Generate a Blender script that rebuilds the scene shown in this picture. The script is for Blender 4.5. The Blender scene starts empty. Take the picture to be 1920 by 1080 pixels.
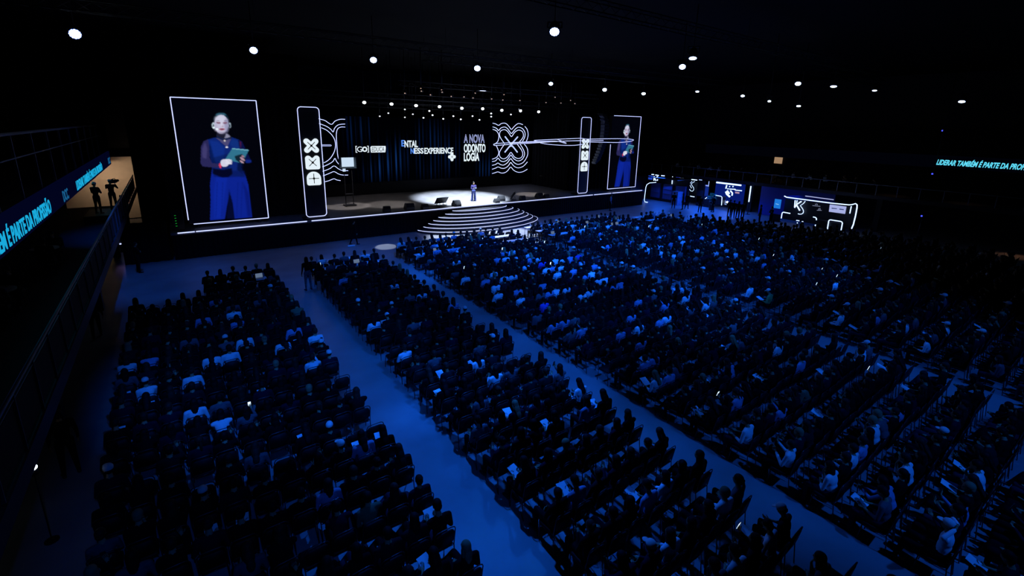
import bpy, math, random
import numpy as np
from mathutils import Vector, Matrix
random.seed(7); rng = np.random.RandomState(5)
sc = bpy.context.scene
C = sc.collection

# ------------------------------------------------------------------ camera, world, exposure
# world: floor z=0, X runs along the stage front, Y towards the stage; camera high at the back
FPX = 882.0; PPX, PPY = 957.0, 458.0; CAMZ = 8.24
def _ray(x, y): return np.array([x-PPX, y-PPY, FPX])
_rx = _ray(2230, 262); _rx /= np.linalg.norm(_rx)
_rz = -_ray(880, 3940); _rz -= _rz.dot(_rx)*_rx; _rz /= np.linalg.norm(_rz)
_ry = np.cross(_rz, _rx)
RM = np.array([_rx, _ry, _rz])                       # world = RM @ camera(right, down, forward)
cam = bpy.data.cameras.new('camera'); camo = bpy.data.objects.new('camera', cam); C.objects.link(camo)
cam.sensor_width = 36; cam.lens = 36*FPX/1920; cam.clip_end = 400
cam.shift_x = (960-PPX)/1920; cam.shift_y = (PPY-540)/1920
m = Matrix.Identity(4)
for i in range(3):
    m[i][0] = RM[i, 0]; m[i][1] = -RM[i, 1]; m[i][2] = -RM[i, 2]
m[2][3] = CAMZ
camo.matrix_world = m
sc.camera = camo
sc.view_settings.view_transform = 'Standard'; sc.view_settings.look = 'None'
sc.view_settings.exposure = 0.0; sc.view_settings.gamma = 1.0; sc.view_settings.use_curve_mapping = False
w = bpy.data.worlds.new('world'); sc.world = w; w.use_nodes = True
w.node_tree.nodes['Background'].inputs[0].default_value = (0.02, 0.06, 0.3, 1)
w.node_tree.nodes['Background'].inputs[1].default_value = 0.002

def at_z(x, y, z):
    d = RM @ _ray(x, y); return np.array([0, 0, CAMZ]) + d*(z-CAMZ)/d[2]
def at_y(x, y, Y):
    d = RM @ _ray(x, y); return np.array([0, 0, CAMZ]) + d*Y/d[1]
def at_x(x, y, X):
    d = RM @ _ray(x, y); return np.array([0, 0, CAMZ]) + d*X/d[0]
def at_plane(x, y, a, b, c):                         # plane z = a + b X + c Y
    d = RM @ _ray(x, y); t = (a-CAMZ)/(d[2]-b*d[0]-c*d[1]); return np.array([0, 0, CAMZ]) + d*t
def proj(P):
    c = RM.T @ (np.array(P)-[0, 0, CAMZ]); 
    if c[2] < .5: return None
    return PPX+FPX*c[0]/c[2], PPY+FPX*c[1]/c[2]

SZ = 1.64            # stage height
SY = 33.36           # stage front
BY = 43.3            # backdrop
BLUE = (0.006, 0.135, 1.0)

def spot(name, loc, tgt, power, ang, col=BLUE, blend=.6, r=.15):
    l = bpy.data.lights.new(name, 'SPOT'); l.energy = power; l.color = col; l.spot_size = math.radians(ang)
    l.spot_blend = blend; l.shadow_soft_size = r
    o = bpy.data.objects.new(name, l); C.objects.link(o); o.location = loc
    o.rotation_euler = (Vector(tgt)-Vector(loc)).to_track_quat('-Z', 'Y').to_euler()
    return o
def area(name, loc, tgt, power, sx, sy, col=BLUE):
    l = bpy.data.lights.new(name, 'AREA'); l.energy = power; l.color = col; l.shape = 'RECTANGLE'; l.size = sx; l.size_y = sy
    o = bpy.data.objects.new(name, l); C.objects.link(o); o.location = loc
    o.rotation_euler = (Vector(tgt)-Vector(loc)).to_track_quat('-Z', 'Y').to_euler()
    return o
# audience wash: blue moving heads with fixtures built further down, plus added unseen spots
K = 1.0
WASH = [((-2.5, 26.8, 11.5), (1.5, 24, 0), 500, 46), ((3.8, 26.4, 11.5), (5.5, 21, 0), 900, 50),
        ((9.3, 25.5, 11.5), (12, 20, 0), 1500, 56), ((15.1, 24.7, 11.5), (16, 23, 0), 2400, 62),
        ((24.0, 29.0, 11.5), (22, 25, 0), 3200, 64), ((31.0, 30.0, 11.5), (28, 25, 0), 2600, 60), ((36.6, 30.3, 11.5), (34, 24, 0), 2000, 56),
        ((22.3, 16.0, 11.5), (24, 18, 0), 3600, 70), ((36.8, 24.8, 11.5), (34, 20, 0), 1600, 56), ((35.0, 16.0, 11.5), (31, 13, 0), 1300, 60),
        ((11.3, 13.4, 11.5), (11, 9, 0), 1800, 70), ((19.5, 13.6, 11.5), (19.5, 8, 0), 2000, 66), ((6.4, 12.5, 11.5), (5.6, 8, 0), 4000, 50),  # the last spot is added for the aisle floor and has no fixture
        # no fixtures from here: unseen rear lamps, and spots added to brighten the rows
        ((1.5, 5.0, 11.8), (2.4, 15.5, 0), 4600, 40), ((8.0, 4.0, 11.8), (8.5, 15, 0), 5000, 50), ((16.0, 3.0, 11.8), (17.5, 15, 0), 7500, 52),
        ((25.0, 3.0, 11.8), (26, 15, 0), 7000, 50), ((12.0, -4.0, 11.8), (14.5, 4, 0), 2700, 50), ((21.0, -4.0, 11.8), (23, 5, 0), 2500, 52), ((14, 10, 11.8), (20, 21.5, 0), 11000, 46),
        ((27, 12, 11.8), (30, 22, 0), 7000, 44), ((3.8, 22.0, 11.8), (5, 30, 0), 1500, 50), ((31.0, 24.0, 11.8), (33, 30.5, 0), 2000, 50),
        ((10.0, 19.0, 11.8), (11.5, 26.3, 0), 5200, 50), ((22, 20, 11.8), (23, 26.5, 0), 4500, 50), ((0.5, -3.0, 11.8), (1.6, 9.5, 0), 1000, 36)]
for i, (l, t, p, a) in enumerate(WASH): spot('wash_light', (l[0], l[1], l[2]-.6), t, p*K, a)
# stage: white follow pool round the speaker, dim side pools, pool on the floor before the steps
WH = (0.66, 0.79, 1.0)
spot('stage_key_light', (20.9, 32.6, 11.6), (21.3, 37.1, SZ), 62000, 46, WH, .45, .12)
spot('stage_key_light', (21.4, 35.7, 9.6), (21.2, 36.8, SZ), 9000, 60, WH, .5, .12)
for x, y, p_, a in [(11.1, 38.0, 2600, 27), (14.4, 37.2, 1800, 30), (28.6, 36.4, 3200, 24)]:
    spot('stage_pool_light', (x+1.2, 35.8, 9.6), (x, y, SZ), p_, a, (1, .93, .9), .4, .1)
spot('stage_wash_light', (14.3, 36.2, 9.7), (14, 39, SZ), 700, 80, (1, .88, .84), .9, .2)
spot('stage_wash_light', (26.6, 36.2, 9.7), (28, 38, SZ), 700, 80, (.75, .78, 1), .9, .2)
spot('floor_pool_light', (20.6, 34.6, 11.0), (18.8, 29.8, 0), 22000, 42, WH, .35, .12)
spot('floor_pool_light', (13.0, 34.4, 9.8), (11.2, 30.2, 0), 5000, 8, WH, .3, .05)

# ------------------------------------------------------------------ materials
MATS = {}
def mat(name, col, rough=.7, metal=0, noise=0, scale=8, spec=.4, bump=0):
    if name in MATS: return MATS[name]
    m = bpy.data.materials.new(name); m.use_nodes = True; nt = m.node_tree; b = nt.nodes['Principled BSDF']
    b.inputs['Base Color'].default_value = (*col, 1); b.inputs['Roughness'].default_value = rough
    b.inputs['Metallic'].default_value = metal
    b.inputs['Specular IOR Level'].default_value = spec
    if noise or bump:
        tc = nt.nodes.new('ShaderNodeTexCoord'); n = nt.nodes.new('ShaderNodeTexNoise'); n.inputs['Scale'].default_value = scale
        n.inputs['Detail'].default_value = 6
        nt.links.new(tc.outputs['Object'], n.inputs['Vector'])
        if noise:
            r = nt.nodes.new('ShaderNodeValToRGB')
            r.color_ramp.elements[0].position = .3; r.color_ramp.elements[1].position = .7
            r.color_ramp.elements[0].color = (*[c*(1-noise) for c in col], 1); r.color_ramp.elements[1].color = (*[min(1, c*(1+noise)) for c in col], 1)
            nt.links.new(n.outputs['Fac'], r.inputs['Fac']); nt.links.new(r.outputs['Color'], b.inputs['Base Color'])
        if bump:
            bp = nt.nodes.new('ShaderNodeBump'); bp.inputs['Strength'].default_value = bump; bp.inputs['Distance'].default_value = .02
            nt.links.new(n.outputs['Fac'], bp.inputs['Height']); nt.links.new(bp.outputs['Normal'], b.inputs['Normal'])
    MATS[name] = m; return m
def emit(name, col, s=1.0):
    if name in MATS: return MATS[name]
    m = bpy.data.materials.new(name); m.use_nodes = True; nt = m.node_tree; nt.nodes.clear()
    o = nt.nodes.new('ShaderNodeOutputMaterial'); e = nt.nodes.new('ShaderNodeEmission')
    e.inputs[0].default_value = (*col, 1); e.inputs[1].default_value = s; nt.links.new(e.outputs[0], o.inputs[0])
    MATS[name] = m; return m
BLACK = mat('black_drape', (.006, .006, .008), .9, spec=.1)
BLKM = mat('black_metal', (.012, .012, .014), .45, .3)
FLOOR = mat('polished_concrete', (.25, .25, .26), .42, noise=.16, scale=.7, spec=.35)
STG = mat('stage_vinyl', (.12, .115, .115), .5, noise=.22, scale=1.2)
DARK = mat('dark_paint', (.012, .012, .016), .7)
NEON = emit('neon_white', (.50, .56, 1.0), 1.5)
NEOND = emit('neon_dim', (.50, .55, 1.0), .75)
NEONB = emit('neon_bright', (.62, .74, 1.0), 3.0)
LOGO = emit('logo_white', (.82, .93, 1.0), .95)
CYAN = emit('led_cyan', (.01, .42, .75), .95)
CYANR = emit('led_cyan_bright', (.12, .72, .95), 1.0)
LENS = emit('lamp_lens', (.70, .85, 1.0), 12)
LENSW = emit('stage_lens', (.9, .97, 1.0), 10)
LENSS = emit('small_lens', (.85, .9, 1.0), 3)
WARM = emit('warm_lens', (1, .62, .45), 1.2)
HALOB = emit('lamp_halo', (.02, .10, 1.0), 1.0)  # blue emission drawn around the lens in place of its halo
SKIN = mat('skin', (.36, .22, .12), .65, spec=.2)
TROU = mat('dark_trousers', (.003, .003, .005), .85, spec=.1)
SHOE = mat('shoes', (.01, .01, .012), .5)
HAIRD = mat('dark_hair', (.003, .003, .003), .7, spec=.15)
HAIRB = mat('brown_hair', (.02, .012, .008), .7, spec=.2)
HAIRL = mat('light_hair', (.2, .15, .08), .7, spec=.2)
CAPW = mat('white_cap', (.6, .6, .6), .8)
SH = {'black': mat('shirt_black', (.003, .003, .004), .9, spec=.1), 'navy': mat('shirt_navy', (.006, .008, .018), .9, spec=.1),
      'grey': mat('shirt_grey', (.09, .09, .10), .9, noise=.1, scale=20, spec=.15), 'light blue': mat('shirt_light_blue', (.22, .28, .45), .9, noise=.1, scale=20),
      'white': mat('shirt_white', (.72, .72, .74), .85, noise=.06, scale=12), 'green': mat('shirt_green', (.10, .26, .08), .9),
      'blue': mat('shirt_blue', (.05, .07, .42), .9), 'charcoal': mat('shirt_charcoal', (.012, .012, .014), .9, spec=.1), 'olive': mat('shirt_olive', (.10, .13, .07), .9)}
JEANS = mat('blue_jeans', (.02, .025, .04), .9, spec=.1)
PAPER = mat('paper', (.8, .8, .82), .8, noise=.03)
PHONES = emit('phone_screen', (.6, .8, 1), 1.6)
SEATM = mat('chair_vinyl', (.004, .004, .005), .6, spec=.2)
CHROME = mat('chair_tube', (.05, .05, .055), .35, .7)
TABLEW = mat('table_top', (.45, .45, .48), .5)

# ------------------------------------------------------------------ mesh helpers
class MB:
    def __init__(s): s.v = []; s.f = []; s.m = []
    def add(s, V, F, mi=0):
        o = len(s.v); s.v += [tuple(map(float, p)) for p in V]; s.f += [tuple(i+o for i in f) for f in F]; s.m += [mi]*len(F); return s
    def box(s, c, sz, mi=0, R=None):
        V = [Vector((x*sz[0]/2, y*sz[1]/2, z*sz[2]/2)) for x in (-1, 1) for y in (-1, 1) for z in (-1, 1)]
        if R is not None: V = [R @ v for v in V]
        V = [v+Vector(c) for v in V]
        return s.add(V, [(0, 1, 3, 2), (4, 6, 7, 5), (0, 4, 5, 1), (2, 3, 7, 6), (0, 2, 6, 4), (1, 5, 7, 3)], mi)
    def tube(s, P, r, mi=0, n=6, closed=False, rr=None):
        P = [Vector(p) for p in P]; V = []; F = []; N = len(P)
        up = None
        for i, p in enumerate(P):
            a = P[(i-1) % N] if (i or closed) else P[i]; b = P[(i+1) % N] if (i < N-1 or closed) else P[i]
            t = (b-a)
            if t.length < 1e-9: t = Vector((0, 0, 1))
            t.normalize()
            if up is None: up = Vector((0, 0, 1)) if abs(t.z) < .9 else Vector((1, 0, 0))
            x = t.cross(up)
            if x.length < 1e-6: x = t.orthogonal()
            x.normalize(); y = x.cross(t).normalized(); up = y
            ri = rr[i] if rr is not None else r
            for k in range(n):
                an = 2*math.pi*k/n; V.append(p+x*math.cos(an)*ri+y*math.sin(an)*ri)
        for i in range(N if closed else N-1):
            j = (i+1) % N
            for k in range(n): F.append((i*n+k, i*n+(k+1) % n, j*n+(k+1) % n, j*n+k))
        if not closed: F.append(tuple(range(n))[::-1]); F.append(tuple(range((N-1)*n, N*n)))
        return s.add(V, F, mi)
    def ell(s, c, r, mi=0, n=12, R=None):
        V = []; F = []; h = n//2
        for i in range(1, h):
            a = math.pi*i/h
            for k in range(n):
                b = 2*math.pi*k/n; V.append(Vector((math.sin(a)*math.cos(b)*r[0], math.sin(a)*math.sin(b)*r[1], math.cos(a)*r[2])))
        V.append(Vector((0, 0, r[2]))); V.append(Vector((0, 0, -r[2]))); T = len(V)-2; B = T+1
        for i in range(h-2):
            for k in range(n): F.append((i*n+k, (i+1)*n+k, (i+1)*n+(k+1) % n, i*n+(k+1) % n))
        for k in range(n): F.append((T, k, (k+1) % n)); F.append((B, (h-2)*n+(k+1) % n, (h-2)*n+k))
        if R is not None: V = [R @ v for v in V]
        return s.add([v+Vector(c) for v in V], F, mi)
    def cyl(s, a, b, r1, r2=None, mi=0, n=12): return s.tube([a, b], r1, mi, n, rr=[r1, r1 if r2 is None else r2])
    def prism(s, pts, O, U, W, d, mi=0):        # polygon (u,w) on plane O+uU+wW, thickness d along U x W
        O, U, W = Vector(O), Vector(U), Vector(W); N = U.cross(W).normalized()*d; n = len(pts)
        V = [O+U*p[0]+W*p[1] for p in pts]; V += [v+N for v in V]
        F = [tuple(range(n))[::-1], tuple(range(n, 2*n))]+[(i, (i+1) % n, n+(i+1) % n, n+i) for i in range(n)]
        return s.add(V, F, mi)
    def build(s, name, mats, parent=None, smooth=True, loc=None):
        me = bpy.data.meshes.new(name); me.from_pydata(s.v, [], s.f)
        if not isinstance(mats, (list, tuple)): mats = [mats]
        for m_ in mats: me.materials.append(m_)
        me.polygons.foreach_set('material_index', s.m)
        me.polygons.foreach_set('use_smooth', [smooth]*len(s.f)); me.update()
        o = bpy.data.objects.new(name, me); C.objects.link(o)
        if parent is not None: o.parent = parent
        if loc is not None: o.location = loc
        return o
def tag(o, label=None, cat=None, group=None, kind=None):
    if label: o['label'] = label
    if cat: o['category'] = cat
    if group: o['group'] = group
    if kind: o['kind'] = kind
    return o
def empty(name, loc=(0, 0, 0), rz=0, label=None, cat=None, group=None):
    o = bpy.data.objects.new(name, None); C.objects.link(o); o.location = loc; o.rotation_euler = (0, 0, rz); o.empty_display_size = .2
    return tag(o, label, cat, group)
def copy_tree(o, parent=None):
    c = o.copy(); C.objects.link(c)
    if parent is not None: c.parent = parent
    for ch in list(o.children): copy_tree(ch, c)
    return c
def struct(mb, name, mats): return tag(mb.build(name, mats, smooth=False), kind='structure')
def smooth_path(P, k=6, closed=False):
    P = [np.array(p, float) for p in P]; out = []; N = len(P)
    for i in range(N if closed else N-1):
        if closed: p0, p1, p2, p3 = P[i-1], P[i], P[(i+1) % N], P[(i+2) % N]
        else: p0, p1, p2, p3 = P[max(i-1, 0)], P[i], P[i+1], P[min(i+2, N-1)]
        for j in range(k):
            t = j/k; out.append(.5*((2*p1)+(-p0+p2)*t+(2*p0-5*p1+4*p2-p3)*t*t+(-p0+3*p1-3*p2+p3)*t**3))
    if not closed: out.append(P[-1])
    return out
def rbox(mb, c, sz, r=.02, mi=0, R=None):      # box with bevelled rim (octagon section in all vertical edges + chamfered top and bottom)
    x, y, z = sz[0]/2, sz[1]/2, sz[2]/2; r = min(r, x*.9, y*.9, z*.9)
    def ring(xx, yy, zz): return [(-xx+r, -yy, zz), (xx-r, -yy, zz), (xx, -yy+r, zz), (xx, yy-r, zz), (xx-r, yy, zz), (-xx+r, yy, zz), (-xx, yy-r, zz), (-xx, -yy+r, zz)]
    V = ring(x-r*.6, y-r*.6, -z)+ring(x, y, -z+r)+ring(x, y, z-r)+ring(x-r*.6, y-r*.6, z)
    V = [Vector(v) for v in V]
    if R is not None: V = [R @ v for v in V]
    V = [v+Vector(c) for v in V]
    F = [tuple(range(8))[::-1], tuple(range(24, 32))]
    for l in range(3):
        for k in range(8): F.append((l*8+k, l*8+(k+1) % 8, l*8+8+(k+1) % 8, l*8+8+k))
    return mb.add(V, F, mi)
def text(name, s, O, U, W, width, height, m, parent=None, depth=.03, bold=.0, shear=0, spacing=1.0, outline=False):
    """lettering fitted into width x height; O bottom-left, U reading direction, W up"""
    cu = bpy.data.curves.new('t', 'FONT'); cu.body = s; cu.offset = bold; cu.shear = shear; cu.space_character = spacing; cu.resolution_u = 3
    cu.extrude = 0 if outline else .02
    cu.fill_mode = 'NONE' if outline else 'BOTH'
    if outline: cu.bevel_depth = .014; cu.bevel_resolution = 0
    t = bpy.data.objects.new('t', cu); C.objects.link(t)
    dg = bpy.context.evaluated_depsgraph_get(); dg.update()
    me = bpy.data.meshes.new_from_object(t.evaluated_get(dg)); bpy.data.objects.remove(t)
    n = len(me.vertices); co = np.zeros(n*3); me.vertices.foreach_get('co', co); co = co.reshape(-1, 3)
    lo, hi = co.min(0), co.max(0); O, U, W = np.array(O, float), np.array(U, float), np.array(W, float); N = np.cross(U, W)
    u = (co[:, 0]-lo[0])/(hi[0]-lo[0])*width; v = (co[:, 1]-lo[1])/(hi[1]-lo[1])*height; d = (co[:, 2]-lo[2])/max(hi[2]-lo[2], 1e-6)*depth
    P = O+u[:, None]*U+v[:, None]*W+d[:, None]*N
    me.vertices.foreach_set('co', P.ravel()); me.materials.clear(); me.materials.append(m); me.update()
    o = bpy.data.objects.new(name, me); C.objects.link(o)
    if parent: o.parent = parent
    return o

# ------------------------------------------------------------------ room
struct(MB().box((19, 22, -.1), (78, 90, .2)), 'floor', FLOOR)
struct(MB().box((19, 22, 13.6), (78, 90, .2)), 'ceiling', mat('ceiling_black', (.003, .003, .004), .9, spec=.1))
struct(MB().box((-9.1, 22, 6.75), (.2, 90, 13.5)), 'wall_left', DARK)
struct(MB().box((57.1, 22, 6.75), (.2, 90, 13.5)), 'wall_right', DARK)
struct(MB().box((24, 52.1, 6.75), (66.5, .2, 13.5)), 'wall_back', DARK)
struct(MB().box((19, -13, 6.75), (76, .2, 13.5)), 'wall_front', DARK)

# ------------------------------------------------------------------ stage
stage = empty('stage', (20.6, SY, 0), 0, 'long black stage with a glowing white line along its front edge', 'stage')
OFF = Vector((-20.6, -SY, 0))
def part(mb, name, mats, root, smooth=True):
    o = mb.build(name, mats, None, smooth); o.parent = root; o.matrix_parent_inverse = Matrix.Translation(-root.location) if root.rotation_euler.z == 0 else root.matrix_world.inverted()
    return o
part(MB().box((20.6, 38.46, SZ-.06), (42.4, 10.2, .12)), 'deck', STG, stage, False)
sk = MB(); V = []; n = 0
xs = np.arange(-.55, 41.8, .09)
P = [(x, SY+.06+.035*math.sin(i*2.1), 0) for i, x in enumerate(xs)]
for i in range(len(P)-1):
    a, b = P[i], P[i+1]
    sk.add([(a[0], a[1], .01), (b[0], b[1], .01), (b[0], b[1], SZ-.13), (a[0], a[1], SZ-.13)], [(0, 1, 2, 3)])
sk.box((20.6, 38.5, SZ/2-.1), (42.3, 9.9, SZ-.22))
part(sk, 'skirt', BLACK, stage, False)
gaps = [(-.25, .6), (.66, 6.95), (7.25, 33.9), (34.1, 36.55), (36.75, 41.4)]
for a, b in gaps: part(MB().box(((a+b)/2, SY-.03, SZ+.0), (b-a, .05, .055)), 'edge_light', NEON, stage, False)

steps = empty('entrance_steps', (20.65, SY, 0), 0, 'fan of seven curved stage steps with white lit nosings', 'steps')
for k in range(7):
    a = [2.65, 3.32, 3.95, 4.42, 4.86, 5.3, 5.8][k]; d = [.85, 1.22, 1.58, 1.92, 2.25, 2.6, 2.95][k]; z = SZ-.205*(k+1)
    pts = [(20.65+a*math.cos(math.pi*i/40), SY-.06-d*math.sin(math.pi*i/40)) for i in range(41)]
    mb = MB(); n = len(pts)
    V = [(x, y, 0.005) for x, y in pts]+[(x, y, z) for x, y in pts]
    mb.add(V, [tuple(range(n, 2*n)), tuple(range(n))[::-1]]+[(i, i+1, n+i+1, n+i) for i in range(n-1)]+[(n-1, 0, n, 2*n-1)])
    st = part(mb, 'step', mat('step_black', (.02, .02, .025), .5), steps, False)
    nl = MB().tube([(x, y-.01, z-.01) for x, y in pts[0:-1]], .023, n=5).build('nosing_light', NEON, st, True)
    nl.matrix_parent_inverse = Matrix.Identity(4)

# masking drapes
def drape(x0, x1, y, z0, z1, label, rotate=False, amp=.06, name='black_drape', m_=BLACK):
    mb = MB(); L = abs(x1-x0); n = int(L/.12)+1; V = []
    for i in range(n+1):
        t = x0+(x1-x0)*i/n; o = y+amp*math.sin(i*1.35)
        p = (o, t) if rotate else (t, o)
        V += [(p[0], p[1], z0), (p[0], p[1], z1)]
        q = (o+.03, t) if rotate else (t, o+.03)
        V += [(q[0], q[1], z0), (q[0], q[1], z1)]
    F = []
    for i in range(n): F += [(4*i, 4*i+4, 4*i+5, 4*i+1), (4*i+2, 4*i+3, 4*i+7, 4*i+6), (4*i+1, 4*i+5, 4*i+7, 4*i+3)]
    return tag(mb.add(V, F).build(name, m_), label, 'curtain')
drape(-2.9, -.72, 33.6, .01, 2.4, 'low black drape on the floor between gallery and stage end')
drape(-2.5, 7.0, 46.5, .01, 12.5, 'tall black drape behind the stage at far left, beside the gallery end')
drape(-.5, 7.6, 36.2, SZ+.01, 12.5, 'tall black drape on the stage behind the larger video screen at left')
drape(33.7, 41.7, 36.6, SZ+.01, 12.5, 'tall black drape on the stage behind the video screen at right')
drape(36.6, 42.9, 7.9, SZ+.01, 12.5, 'black side wing drape left of the backdrop, running towards the audience', True)
drape(36.9, 42.9, 33.6, SZ+.01, 12.5, 'black side wing drape right of the backdrop, running towards the audience', True)

# ------------------------------------------------------------------ backdrop LED wall
bd = empty('led_backdrop', (20.6, BY, SZ), 0, 'wide dark LED wall at the back of the stage showing blue curtain folds, logos and words', 'led wall')
m_ = bpy.data.materials.new('led_curtain_picture'); m_.use_nodes = True; nt = m_.node_tree; nt.nodes.clear()
out = nt.nodes.new('ShaderNodeOutputMaterial'); em = nt.nodes.new('ShaderNodeEmission'); tc = nt.nodes.new('ShaderNodeTexCoord')
sep = nt.nodes.new('ShaderNodeSeparateXYZ'); nt.links.new(tc.outputs['Object'], sep.inputs[0])
def node(t, **k):
    n = nt.nodes.new(t)
    for a, b in k.items(): setattr(n, a, b)
    return n
def mth(op, a, b=None, c=None):
    n = node('ShaderNodeMath', operation=op)
    for i, x in enumerate((a, b, c)):
        if x is None: continue
        if isinstance(x, (int, float)): n.inputs[i].default_value = x
        else: nt.links.new(x, n.inputs[i])
    return n.outputs[0]
X_, Z_ = mth('SUBTRACT', sep.outputs['X'], 20.6), mth('SUBTRACT', sep.outputs['Z'], SZ)
cx = node('ShaderNodeCombineXYZ'); nt.links.new(X_, cx.inputs[0])
nz = node('ShaderNodeTexNoise'); nz.inputs['Scale'].default_value = 3.6; nz.inputs['Detail'].default_value = 3; nt.links.new(cx.outputs[0], nz.inputs['Vector'])
stripe = mth('POWER', mth('MAXIMUM', mth('MULTIPLY', mth('SUBTRACT', nz.outputs['Fac'], .42), 4.2), 0.0), 1.3)
fine = mth('POWER', mth('ADD', mth('MULTIPLY', mth('SINE', mth('MULTIPLY', X_, 15.5)), .5), .5), 2.2)
stripe = mth('MULTIPLY', stripe, fine)
# dark round voids and soft patches of the picture: gaussian blobs of light (x, z, rx, rz, weight)
acc = None
for (bx, bz, rx_, rz_, wt) in [(-7.3, 5.6, .55, 2.2, .75), (-6.2, 5.9, .9, 1.6, .7), (-4.4, 2.7, 1.2, 1.3, 1.0), (-3.0, 3.3, 1.2, 1.7, .95), (-5.6, 1.9, 1.2, 1.0, .6), (-1.2, 3.2, .9, 1.8, .35),
                               (1.4, 4.9, 1.1, 1.9, .9), (2.3, 3.0, 1.2, 1.9, .85), (.3, 2.0, 1.0, 1.0, .5), (-.3, 5.4, .9, 1.6, .45), (3.6, 4.7, .8, 1.6, .35), (6.9, 1.9, 1.0, 1.2, .9), (5.6, 3.2, .7, 1.6, .2), (7.6, 3.4, .8, 2.2, .2)]:
    dx = mth('DIVIDE', mth('SUBTRACT', X_, bx), rx_); dz = mth('DIVIDE', mth('SUBTRACT', Z_, bz), rz_)
    g = mth('MULTIPLY', mth('EXPONENT', mth('MULTIPLY', mth('ADD', mth('MULTIPLY', dx, dx), mth('MULTIPLY', dz, dz)), -1.0)), wt)
    acc = g if acc is None else mth('ADD', acc, g)
val = mth('MULTIPLY', mth('MULTIPLY', stripe, mth('POWER', acc, 1.7)), .17)
val = mth('ADD', val, .0006)
em.inputs[0].default_value = (.035, .22, 1, 1); nt.links.new(val, em.inputs[1]); nt.links.new(em.outputs[0], out.inputs[0])
part(MB().box((20.6, BY+.1, SZ+4.1), (25.6, .2, 5.9)), 'screen_panel', m_, bd, False)
part(MB().box((20.6, BY+.15, SZ+.58), (25.6, .12, 1.14)), 'base_panel', BLACK, bd, False)
UX, UZ = (1, 0, 0), (0, 0, 1)
def wall_text(name, s, x0, y0, x1, y1, m, root, Y=BY-.03, d=.03, **k):
    """pixel corners bottom-left (x0,y0) and top-right (x1,y1) of the lettering on the wall plane"""
    a = at_y(x0, y0, Y); b = at_y(x1, y1, Y); b2 = at_y(x1, y0, Y)
    o = text(name, s, (a[0], Y, min(a[2], a[2])), UX, UZ, b[0]-a[0], b[2]-a[2], m, None, -d, **k)
    o.parent = root; o.matrix_parent_inverse = Matrix.Translation(-root.location); return o
LBL = emit('logo_blue', (.10, .30, 1.0), .85)
def outl(P, px0, py0, s, Y, r, root, name, m=NEON, sm=True, closed=False, dy=0):
    Q = [at_y(px0+p[0]/s, py0+p[1]/s, Y) for p in P]
    if sm: Q = smooth_path(Q, 5, closed)
    return part(MB().tube(Q, r, n=6, closed=closed), name, m, root)
# words
def wt(name, s, x0, y0, x1, y1, m, **k): return wall_text(name, s, x0, y0, x1, y1, m, bd, **k)
wt('lettering', '[', 667.2, 286.4, 669.5, 273.6, LOGO)
wt('lettering', 'G', 669.8, 285.0, 678.8, 274.8, LOGO)
wt('lettering', 'O', 679.3, 285.0, 688.6, 274.8, LOGO, bold=.05)
wt('lettering', ']', 689.0, 286.0, 691.4, 273.4, LOGO)
a = at_y(694.2, 286.0, BY-.03); b = at_y(723, 273.6, BY-.03)
part(MB().prism([(0.06, 0), (b[0]-a[0]-.06, 0), (b[0]-a[0], .4), (b[0]-a[0]-.02, b[2]-a[2]), (.15, b[2]-a[2]), (.03, b[2]-a[2]-.1)], (a[0], BY-.03, a[2]), UX, UZ, .03), 'letter_plate', LOGO, bd, False)
KB = emit('led_black', (0, 0, 0), 0)
wt('lettering', 'EDUCA', 697.3, 284.3, 720.2, 275.2, KB, Y=BY-.065, shear=.15, d=.01)
wt('lettering', 'E', 753, 274.6, 758.2, 262.6, LBL, bold=.025)
wt('lettering', 'NTAL', 758.8, 276.4, 783.3, 263.4, LOGO, bold=.025)
wt('lettering', 'N', 770.2, 288.4, 776.1, 277.8, LBL, bold=.025)
wt('lettering', 'ESS', 776.7, 288.4, 794.0, 277.4, LOGO, bold=.025)
wt('lettering', 'EXPERIENCE', 796, 288.8, 850, 276.6, LOGO, bold=.025)
wt('lettering', 'A NOVA', 870, 268.0, 908.6, 252.2, NEON, outline=True)
wt('lettering', 'ODONTO', 870, 286.2, 910.5, 269.6, LOGO, bold=.03)
wt('lettering', 'LOGIA', 870, 302.6, 898.8, 286.0, LOGO, bold=.03)
def flower(mb, cx, cz, R, r, lobes, ang0, mi=0, Y=0, n=10):
    """outline of rounded lobes (plus / X shape) as a solid"""
    pts = []
    for l in range(lobes):
        a0 = ang0+2*math.pi*l/lobes; c = (cx+(R-r)*math.cos(a0), cz+(R-r)*math.sin(a0))
        for i in range(n+1):
            an = a0-math.pi/2+math.pi*i/n; pts.append((c[0]+r*math.cos(an), c[1]+r*math.sin(an)))
        am = a0+math.pi/lobes; q = r*math.sqrt(2)*1.02; pts.append((cx+q*math.cos(am), cz+q*math.sin(am)))
    return pts
c = at_y(847, 294, BY-.06)
part(MB().prism(flower(None, 0, 0, .44, .17, 4, 0), (c[0], BY-.09, c[2]), UX, UZ, .03), 'plus_emblem', LOGO, bd, False)
st4 = lambda R, r, a0=0: [((R if i % 2 == 0 else r)*math.cos(a0+math.pi*i/4), (R if i % 2 == 0 else r)*math.sin(a0+math.pi*i/4)) for i in range(8)]
part(MB().prism(st4(.16, .03), (c[0], BY-.13, c[2]), UX, UZ, .01), 'plus_emblem_mark', KB, bd, False)

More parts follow.
